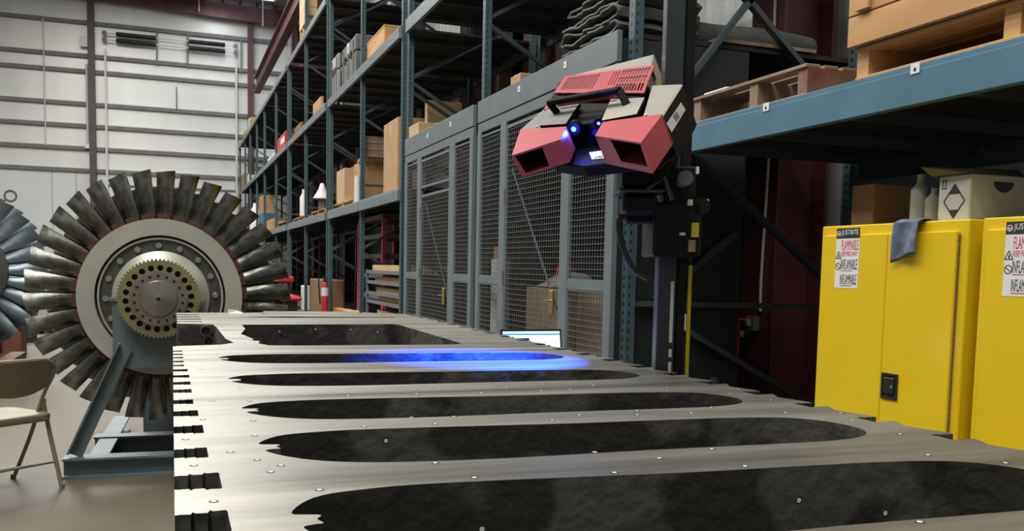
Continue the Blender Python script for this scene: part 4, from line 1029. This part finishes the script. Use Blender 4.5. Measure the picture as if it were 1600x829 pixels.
ring('seal_ring', [(.400, -.05), (.398, -.092), (.386, -.092), (.384, -.05)], 'rotor_pale')
ring('bolt_ring', [(.386, -.065), (.308, -.070)], 'rotor_dark')
ring('cone', [(.310, -.070), (.308, -.085), (.255, -.115), (.20, -.16), (.186, -.36)], 'rotor_pale')
bb = None
for k in range(16):
    a = 2*math.pi*(k+.1)/16; p = RC+V((.347*math.cos(a), -.067, .347*math.sin(a)))
    if bb is None: bb = MB().cyl(p, p+V((0, -.022, 0)), .020, 12).build('ring_bolt', 'bolt', rot, bevel=.004)
    else: inst(bb, 'ring_bolt', p+V((0, -.011, 0)), rot)
# toothed hub wheel
GC = RC+V((0, -.37, 0)); GR = .256; nt_ = 64
tp_ = []
for k in range(nt_):
    for f, rr in ((.0, GR-.012), (.3, GR-.012), (.45, GR), (.75, GR)):
        a = 2*math.pi*(k+f)/nt_; tp_.append((rr*math.cos(a), rr*math.sin(a)))
hl = [tp_]
for k in range(22):
    a = 2*math.pi*(k+.3)/22; hl.append([(.198*math.cos(a)+.019*math.cos(t), .198*math.sin(a)+.019*math.sin(t)) for t in [2*math.pi*q/14 for q in range(14)]])
outline('toothed_wheel', hl, (GC+V((0, -.03, 0)), V((1, 0, 0)), UZ, V((0, -1, 0))), .06, ['gear', 'gear'], rot)
ring('wheel_back', [(.245, 0), (.0, .001)], 'black', GC+V((0, .024, 0)))
ring('hub_flange', [(.172, .0), (.172, -.028), (.118, -.030), (.112, -.040), (.012, -.052), (.010, -.03)], 'hub', GC+V((0, -.03, 0)))
bb = None
for k in range(18):
    a = 2*math.pi*(k+.5)/18; p = GC+V((.146*math.cos(a), -.058, .146*math.sin(a)))
    if bb is None: bb = MB().cyl(p, p+V((0, -.003, 0)), .0095, 10).build('flange_hole', 'black', rot)
    else: inst(bb, 'flange_hole', p+V((0, -.0015, 0)), rot)
MB().cyl(GC+V((0, -.08, 0)), GC+V((0, -.0835, 0)), .008, 10).build('centre_hole', 'black', rot)
MB().cyl(RC+V((0, .6, 0)), RC+V((0, 1.5, 0)), .16, 32).build('rear_shaft', 'rotor_grey', rot, smooth=True)
# rotor stand
rot.rotation_euler = (0, 0, RZ)
rs = thing('rotor_stand', (RC.x, RC.y, 0), 'blue-grey welded steel stand under the large turbine rotor', 'stand'); rs.rotation_euler = (0, 0, RZ)
_u = V((math.cos(RZ), math.sin(RZ), 0)); _v = V((-math.sin(RZ), math.cos(RZ), 0)); L0 = V((RC.x, RC.y, 0))
def LRp(x, y, off):
    """pixel to the rotor's own unrotated frame on the plane at local depth off"""
    p = PP(x, y, L0+_v*off, _v)-L0; return L0+V((p.dot(_u), p.dot(_v), p.z))
yo = -.27; A = LRp(175, 466, yo); B_ = LRp(300, 573, yo); yp = RC.y+yo
arc = [(RC.x+.205*math.cos(a), RC.z+.205*math.sin(a)) for a in [math.pi*2-math.pi*k/12 for k in range(13)]]
pts = [(A.x, B_.z), (RC.x*2-A.x, B_.z), (RC.x*2-A.x, A.z)]+[q for q in arc if q[1] <= A.z]+[(A.x, A.z)]
outline('bearing_plate', [pts], (V((0, yp, 0)), V((1, 0, 0)), UZ, V((0, -1, 0))), .07, ['stand_blue', 'stand_blue'], rs, bevel=.004)
MB().lathe((RC.x, yp, RC.z), [(.205, -.0), (.205, .07), (.19, .07), (.19, 0)], 'Y', 40).build('bearing_shell', 'stand_blue', rs)
MB().box((A.x-.02, yp-.02, A.z-.015), (A.x+.12, yp+.10, A.z+.006)).build('bearing_ledge', 'stand_blue', rs)
f0 = LRp(197, 540, yo-.03); f1 = LRp(118, 718, yo-.02); f1.z = .14
def angle_bar(b, p, q, w_, up):
    b.bar(p, q, w_, .012, up); d = (q-p).normalized(); x = d.cross(V(up)).normalized()
    return b.bar(p+x*w_/2+V(up)*.03, q+x*w_/2+V(up)*.03, .012, .07, up)
angle_bar(MB(), f0, f1, .085, (0, -1, 0)).build('brace_leg', 'stand_blue', rs)
g0, g1 = V((2*RC.x-f0.x, f0.y, f0.z)), V((2*RC.x-f1.x, f1.y, f1.z)); angle_bar(MB(), g0, g1, .085, (0, -1, 0)).build('brace_leg', 'stand_blue', rs)
def ibeam(p, q, w_, h):
    b = MB(); z = UZ
    b.bar(V(p)+z*(h-.007), V(q)+z*(h-.007), w_, .014); b.bar(V(p)+z*.007, V(q)+z*.007, w_, .014); b.bar(V(p)+z*h/2, V(q)+z*h/2, .012, h-.028); return b
xl, xr_ = f1.x-.07, 2*RC.x-f1.x+.07; yb0 = f1.y
ibeam((xl, yb0, 0), (xr_, yb0, 0), .14, .13).build('base_beam', 'stand_blue', rs)
ibeam((xl+.1, yb0+.75, 0), (xr_-.1, yb0+.75, 0), .14, .13).build('base_beam', 'stand_blue', rs)
for x in (xl+.2, xr_-.2): ibeam((x, yb0+.07, 0), (x, yb0+1.7, 0), .12, .12).build('base_beam', 'stand_blue', rs)
MB().box((RC.x-.22, RC.y+1.3, 0), (RC.x+.22, RC.y+1.38, RC.z-.165)).build('rear_post', 'stand_blue', rs)
# second rotor, further back at the left edge
yr2 = 11.6; c2_ = PY(-66, 421, yr2); 
r2 = thing('turbine_rotor', (c2_.x, yr2, 0), 'blue-grey bladed rotor half out of frame at the left edge', 'rotor', 'turbine rotors')
blades(r2, c2_, 26, 'blade', blade_mesh('b', .50, .90, .11, .17, -25, 25, 'blade_blue', .02), 'blade_blue', .1)
blades(r2, c2_+V((0, .22, 0)), 26, 'rear_blade', blade_mesh('b', .50, .90, .11, .16, 20, -15, 'blade_blue', .02), 'blade_blue', .2)
MB().lathe(c2_, [(.0, -.1), (.3, -.1), (.5, -.06), (.5, .6), (.0, .6)], 'Y', 48).build('drum', 'rotor_dark', r2, smooth=True)
b = MB(); 
for s in (-1, 1): b.box((c2_.x+s*.45-.08, yr2-.4, 0), (c2_.x+s*.45+.08, yr2+.9, .26))
b.box((c2_.x-.3, yr2-.45, .26), (c2_.x+.3, yr2-.3, c2_.z-.2)); b.box((c2_.x-.3, yr2+.65, .26), (c2_.x+.3, yr2+.8, c2_.z-.2)); b.build('cradle', 'orange_steel', r2)
y3 = 14.5; c3 = PY(-30, 447, y3)
r3 = thing('wheel_disc', (c3.x, y3, 0), 'reddish brown toothed wheel behind the blue-grey rotor', 'wheel')
rr3 = (PY(62, 447, y3)-c3).length; tw = []
for k in range(60):
    for f, q in ((0, .97), (.4, .97), (.5, 1), (.9, 1)): a = 2*math.pi*(k+f)/60; tw.append((q*rr3*math.cos(a), q*rr3*math.sin(a)))
outline('wheel', [tw], (c3, V((1, 0, 0)), UZ, V((0, -1, 0))), .3, ['rust', 'rust'], r3)
MB().box((c3.x-.5, y3-.1, 0), (c3.x+.5, y3+.4, max(.05, c3.z-rr3*.8))).build('cradle', 'orange_steel', r3)
# floor bins behind
for x0, x1, yt, Y, lb_ in ((28, 50, 494, 17, 'low dark steel bin on the floor left of the large rotor'), (48, 80, 497, 19, 'dark grey steel bin on the floor behind the large rotor')):
    a, c = PY(x0, yt, Y), PY(x1, yt, Y); t = thing('steel_bin', ((a.x+c.x)/2, Y+.4, 0), lb_, 'bin', 'steel bins by the far wall')
    MB().box((a.x, Y, .08), (c.x, Y+.8, a.z)).build('body', 'bin_dark', t, bevel=.01)
    n = 3
    for k in range(n): x = a.x+(c.x-a.x)*(k+.5)/n; MB().box((x-.03, Y-.03, .08), (x+.03, Y, a.z-.05)).build('rib', 'bin_dark', t)
    for x in (a.x+.08, c.x-.08): MB().box((x-.05, Y, 0), (x+.05, Y+.8, .08)).build('skid', 'bin_dark', t)

# ================================================================== FOLDING CHAIR
RRt = PZ(97, 762, 0); FFt = PZ(28, 746, 0)                       # rear and front foot of the chair's right side
fw = (FFt-RRt); fw.z = 0; dep = fw.length; fw.normalize(); sd_ = V((fw.y, -fw.x, 0)); sd_ = sd_ if sd_.x < 0 else -sd_
W = .46
ch = thing('folding_chair', RRt+sd_*W/2+fw*dep/2, 'tan metal folding chair standing on the concrete at the left edge', 'chair')
def cp_(s, f, z): return RRt+sd_*s+fw*f+V((0, 0, z))
for s in (0, W):
    k = 1 if s == 0 else -1; si = s+.03*k
    MB().tube(bez([cp_(si, dep, .0), cp_(si, .27, .30), cp_(si, .13, .56), cp_(si-.02*k, .05, .70), cp_(si, .02, .765), cp_(si+.06*k, .005, .80)], 5), .012, 10).build('front_leg', 'chair_tan', ch, smooth=True)
    MB().tube([cp_(s, 0, 0), cp_(s, .115, .33), cp_(s, .17, .50), cp_(s, .17, .54)], .013, 10).build('rear_leg', 'chair_tan', ch, smooth=True)
    for f, m_ in ((0, s), (dep, si)): MB().cyl(cp_(m_, f, 0), cp_(m_, f, .03), .015, 10).build('foot_cap', 'black' if f else 'chair_tan', ch)
    MB().bar(cp_(s, .17, .53), cp_(s, .22, .44), .012, .02).build('hinge_plate', 'chair_tan', ch)
MB().tube([cp_(.09, .005, .80), cp_(W-.09, .005, .80)], .012, 10).build('top_rail', 'chair_tan', ch, smooth=True)
MB().tube([cp_(0, .055, .16), cp_(W, .055, .16)], .009, 8).build('rear_rung', 'chair_tan', ch)
MB().tube([cp_(.03, dep-.04, .08), cp_(W-.03, dep-.04, .08)], .008, 8).build('front_rung', 'chair_tan', ch)
# curved back panel
b = MB(); vs = []; nx, nz = 10, 5
for k in (0, 1):
    for j in range(nz+1):
        for i in range(nx+1):
            u = i/nx; v = j/nz; bow = .03*(1-(2*u-1)**2)
            e_ = abs(2*u-1); top = .80-.05*e_**5; bot = .575+.055*e_**2.2; s = .025+u*(W-.05); z = bot+(top-bot)*v; f = .115-(z-.57)*.46-bow-k*.006
            vs.append(cp_(s, f, z))
K = nx+1; n2 = (nz+1)*K; fs = []
for j in range(nz):
    for i in range(nx):
        q = [j*K+i, j*K+i+1, (j+1)*K+i+1, (j+1)*K+i]; fs += [q, [n2+t for t in reversed(q)]]
for i in range(nx):
    for j in (0, nz): fs.append([j*K+i, j*K+i+1, n2+j*K+i+1, n2+j*K+i])
for j in range(nz):
    for i in (0, nx): fs.append([j*K+i, (j+1)*K+i, n2+(j+1)*K+i, n2+j*K+i])
b.add(vs, fs).build('backrest', 'chair_tan', ch, smooth=True)
sp_ = [(.0, .10), (.01, .44), (.05, .50), (W-.05, .50), (W-.01, .44), (W, .10), (W-.04, .07), (.04, .07)]
b = MB().prism([cp_(s, f, .462) for s, f in sp_], (0, 0, -.05)); b.build('seat', 'chair_tan', ch, bevel=.014, seg=2)
bx2 = thing('toolbox', cp_(.28, .72, 0), 'low dark grey toolbox on the floor under the folding chair', 'toolbox')
c0 = cp_(.28, .72, 0); MB().obox(c0+V((0, 0, .09)), fw*.12, sd_*.2, UZ*.09).build('body', 'bin_dark', bx2, bevel=.01); MB().obox(c0+V((0, 0, .195)), fw*.125, sd_*.205, UZ*.014).build('lid', 'bin_dark', bx2, bevel=.01)
